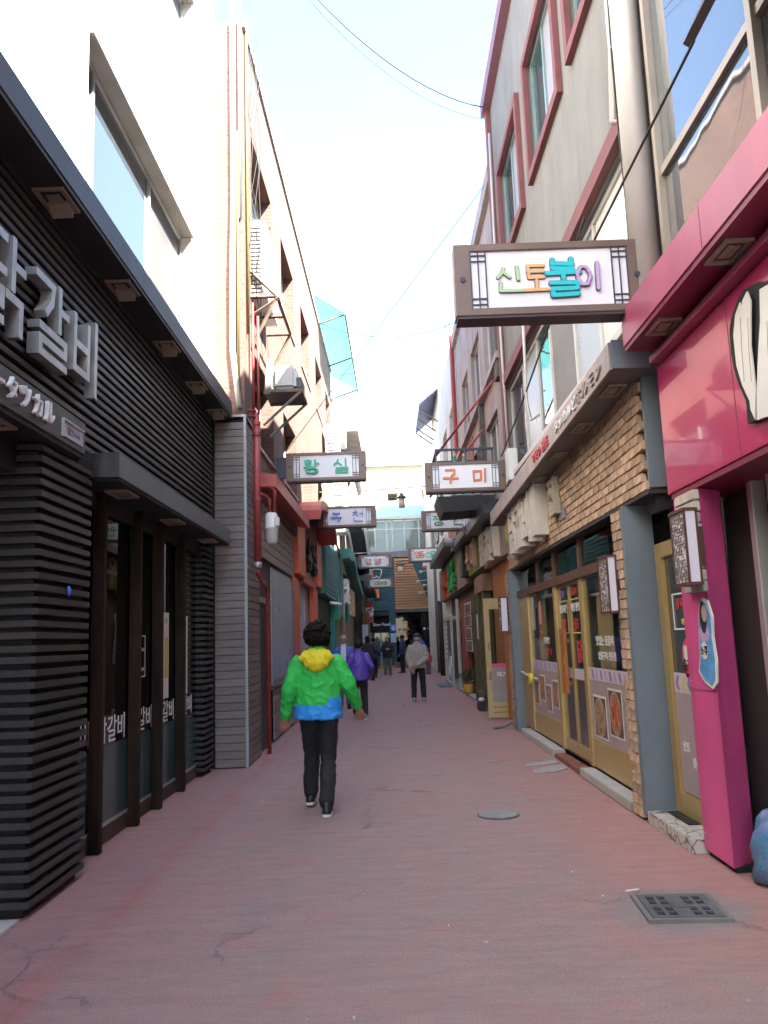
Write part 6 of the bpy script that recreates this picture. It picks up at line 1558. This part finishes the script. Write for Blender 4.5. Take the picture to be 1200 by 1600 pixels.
# man with cap, hands behind the back
BEI = M('beige_jacket', (.36, .31, .265), .7, var=.08, bump=.12, bs=60)
Jm = dict(STAND); Jm.update(le=(-.245, -.05, 1.05), re=(.24, -.08, 1.05), lh=(-.15, -.19, .82), rh=(.02, -.20, .88), lf=(-.12, 0, .07), rf=(.12, .03, .07), lk=(-.11, .02, .46), rk=(.11, .03, .46))
person('man in beige jacket and dark cap standing with hands behind his back', (.70, 20.4, 0), -.1, .99, Jm, BEI, BLKCLOTH, M('grey_shoe', (.35, .35, .34), .6), M('grey_sole', (.3, .3, .3), .6), SKINT, M('grey_hair', (.42, .4, .38), .7), voxel=.0115, cap=M('dark_cap', (.02, .022, .028), .6), hairstyle='thin', wr=.009, seed=31, bulk=1.05)
# people near the end of the alley
DRK = M('black_coat', (.014, .015, .018), .8, var=.2); NAV = M('navy_coat', (.02, .035, .09), .75, var=.2)
GRT = M('grey_jeans', (.11, .11, .12), .8); JEAN = M('blue_jeans', (.04, .06, .13), .8)
Jt = dict(STAND); Jt.update(le=(-.26, .02, 1.1), re=(.26, .02, 1.1), lh=(-.08, .22, 1.14), rh=(.08, .22, 1.14))
def phone(t): bx(t, 'phone', RUBBER, -.035, .035, .29, .305, 1.16, 1.24)
person('dark haired woman in black top and grey jeans looking at her phone', (-.06, 33.8, 0), math.pi, .98, Jt, DRK, GRT, M('grey_shoe', (.35, .35, .34), .6), SOLEW, SKIN, HAIRD, voxel=.016, hairstyle='long', seed=41, extra=phone)
person('long haired person in black coat walking left of the phone user', (-.78, 31.5, 0), .5, 1.02, Jp, DRK, BLKCLOTH, SHOEB, SHOEB, SKIN, HAIRD, voxel=.016, hairstyle='long', seed=51, lean=.12, bulk=1.1)
person('person in dark navy coat and teal shoes beside the black coat', (-.60, 32.8, 0), -.4, .98, Jp, NAV, BLKCLOTH, M('teal_shoe', (.05, .25, .25), .6), SOLEW, SKIN, HAIRD, voxel=.016, seed=61)
person('person in navy coat with back turned left of the beige jacket', (.62, 37.5, 0), 1.2, 1.03, STAND, NAV, BLKCLOTH, SHOEB, SHOEB, SKIN, HAIRD, voxel=.017, seed=71)
BLB = M('royal_blue_jacket', (.04, .10, .42), .6, var=.1)
person('person in royal blue jacket right of the man in beige', (1.42, 37.0, 0), 2.2, 1.03, STAND, BLB, JEAN, SOLEW, SOLEW, SKIN, HAIRD, voxel=.017, seed=81)
person('dark clothed person standing behind the royal blue jacket', (1.28, 39.5, 0), 2.9, 1.06, STAND, DRK, BLKCLOTH, SHOEB, SHOEB, SKIN, HAIRD, voxel=.018, seed=91)
REDC = M('red_vest', (.50, .03, .04), .6, var=.1)
person('small child in red vest by the far right posts', (1.66, 35.0, 0), 2.5, .62, STAND, REDC, M('grey_jeans', (.11, .11, .12), .8), SHOEB, SOLEW, SKIN, HAIRD, voxel=.02, seed=95)
bpy.data.scenes.remove(TSC)
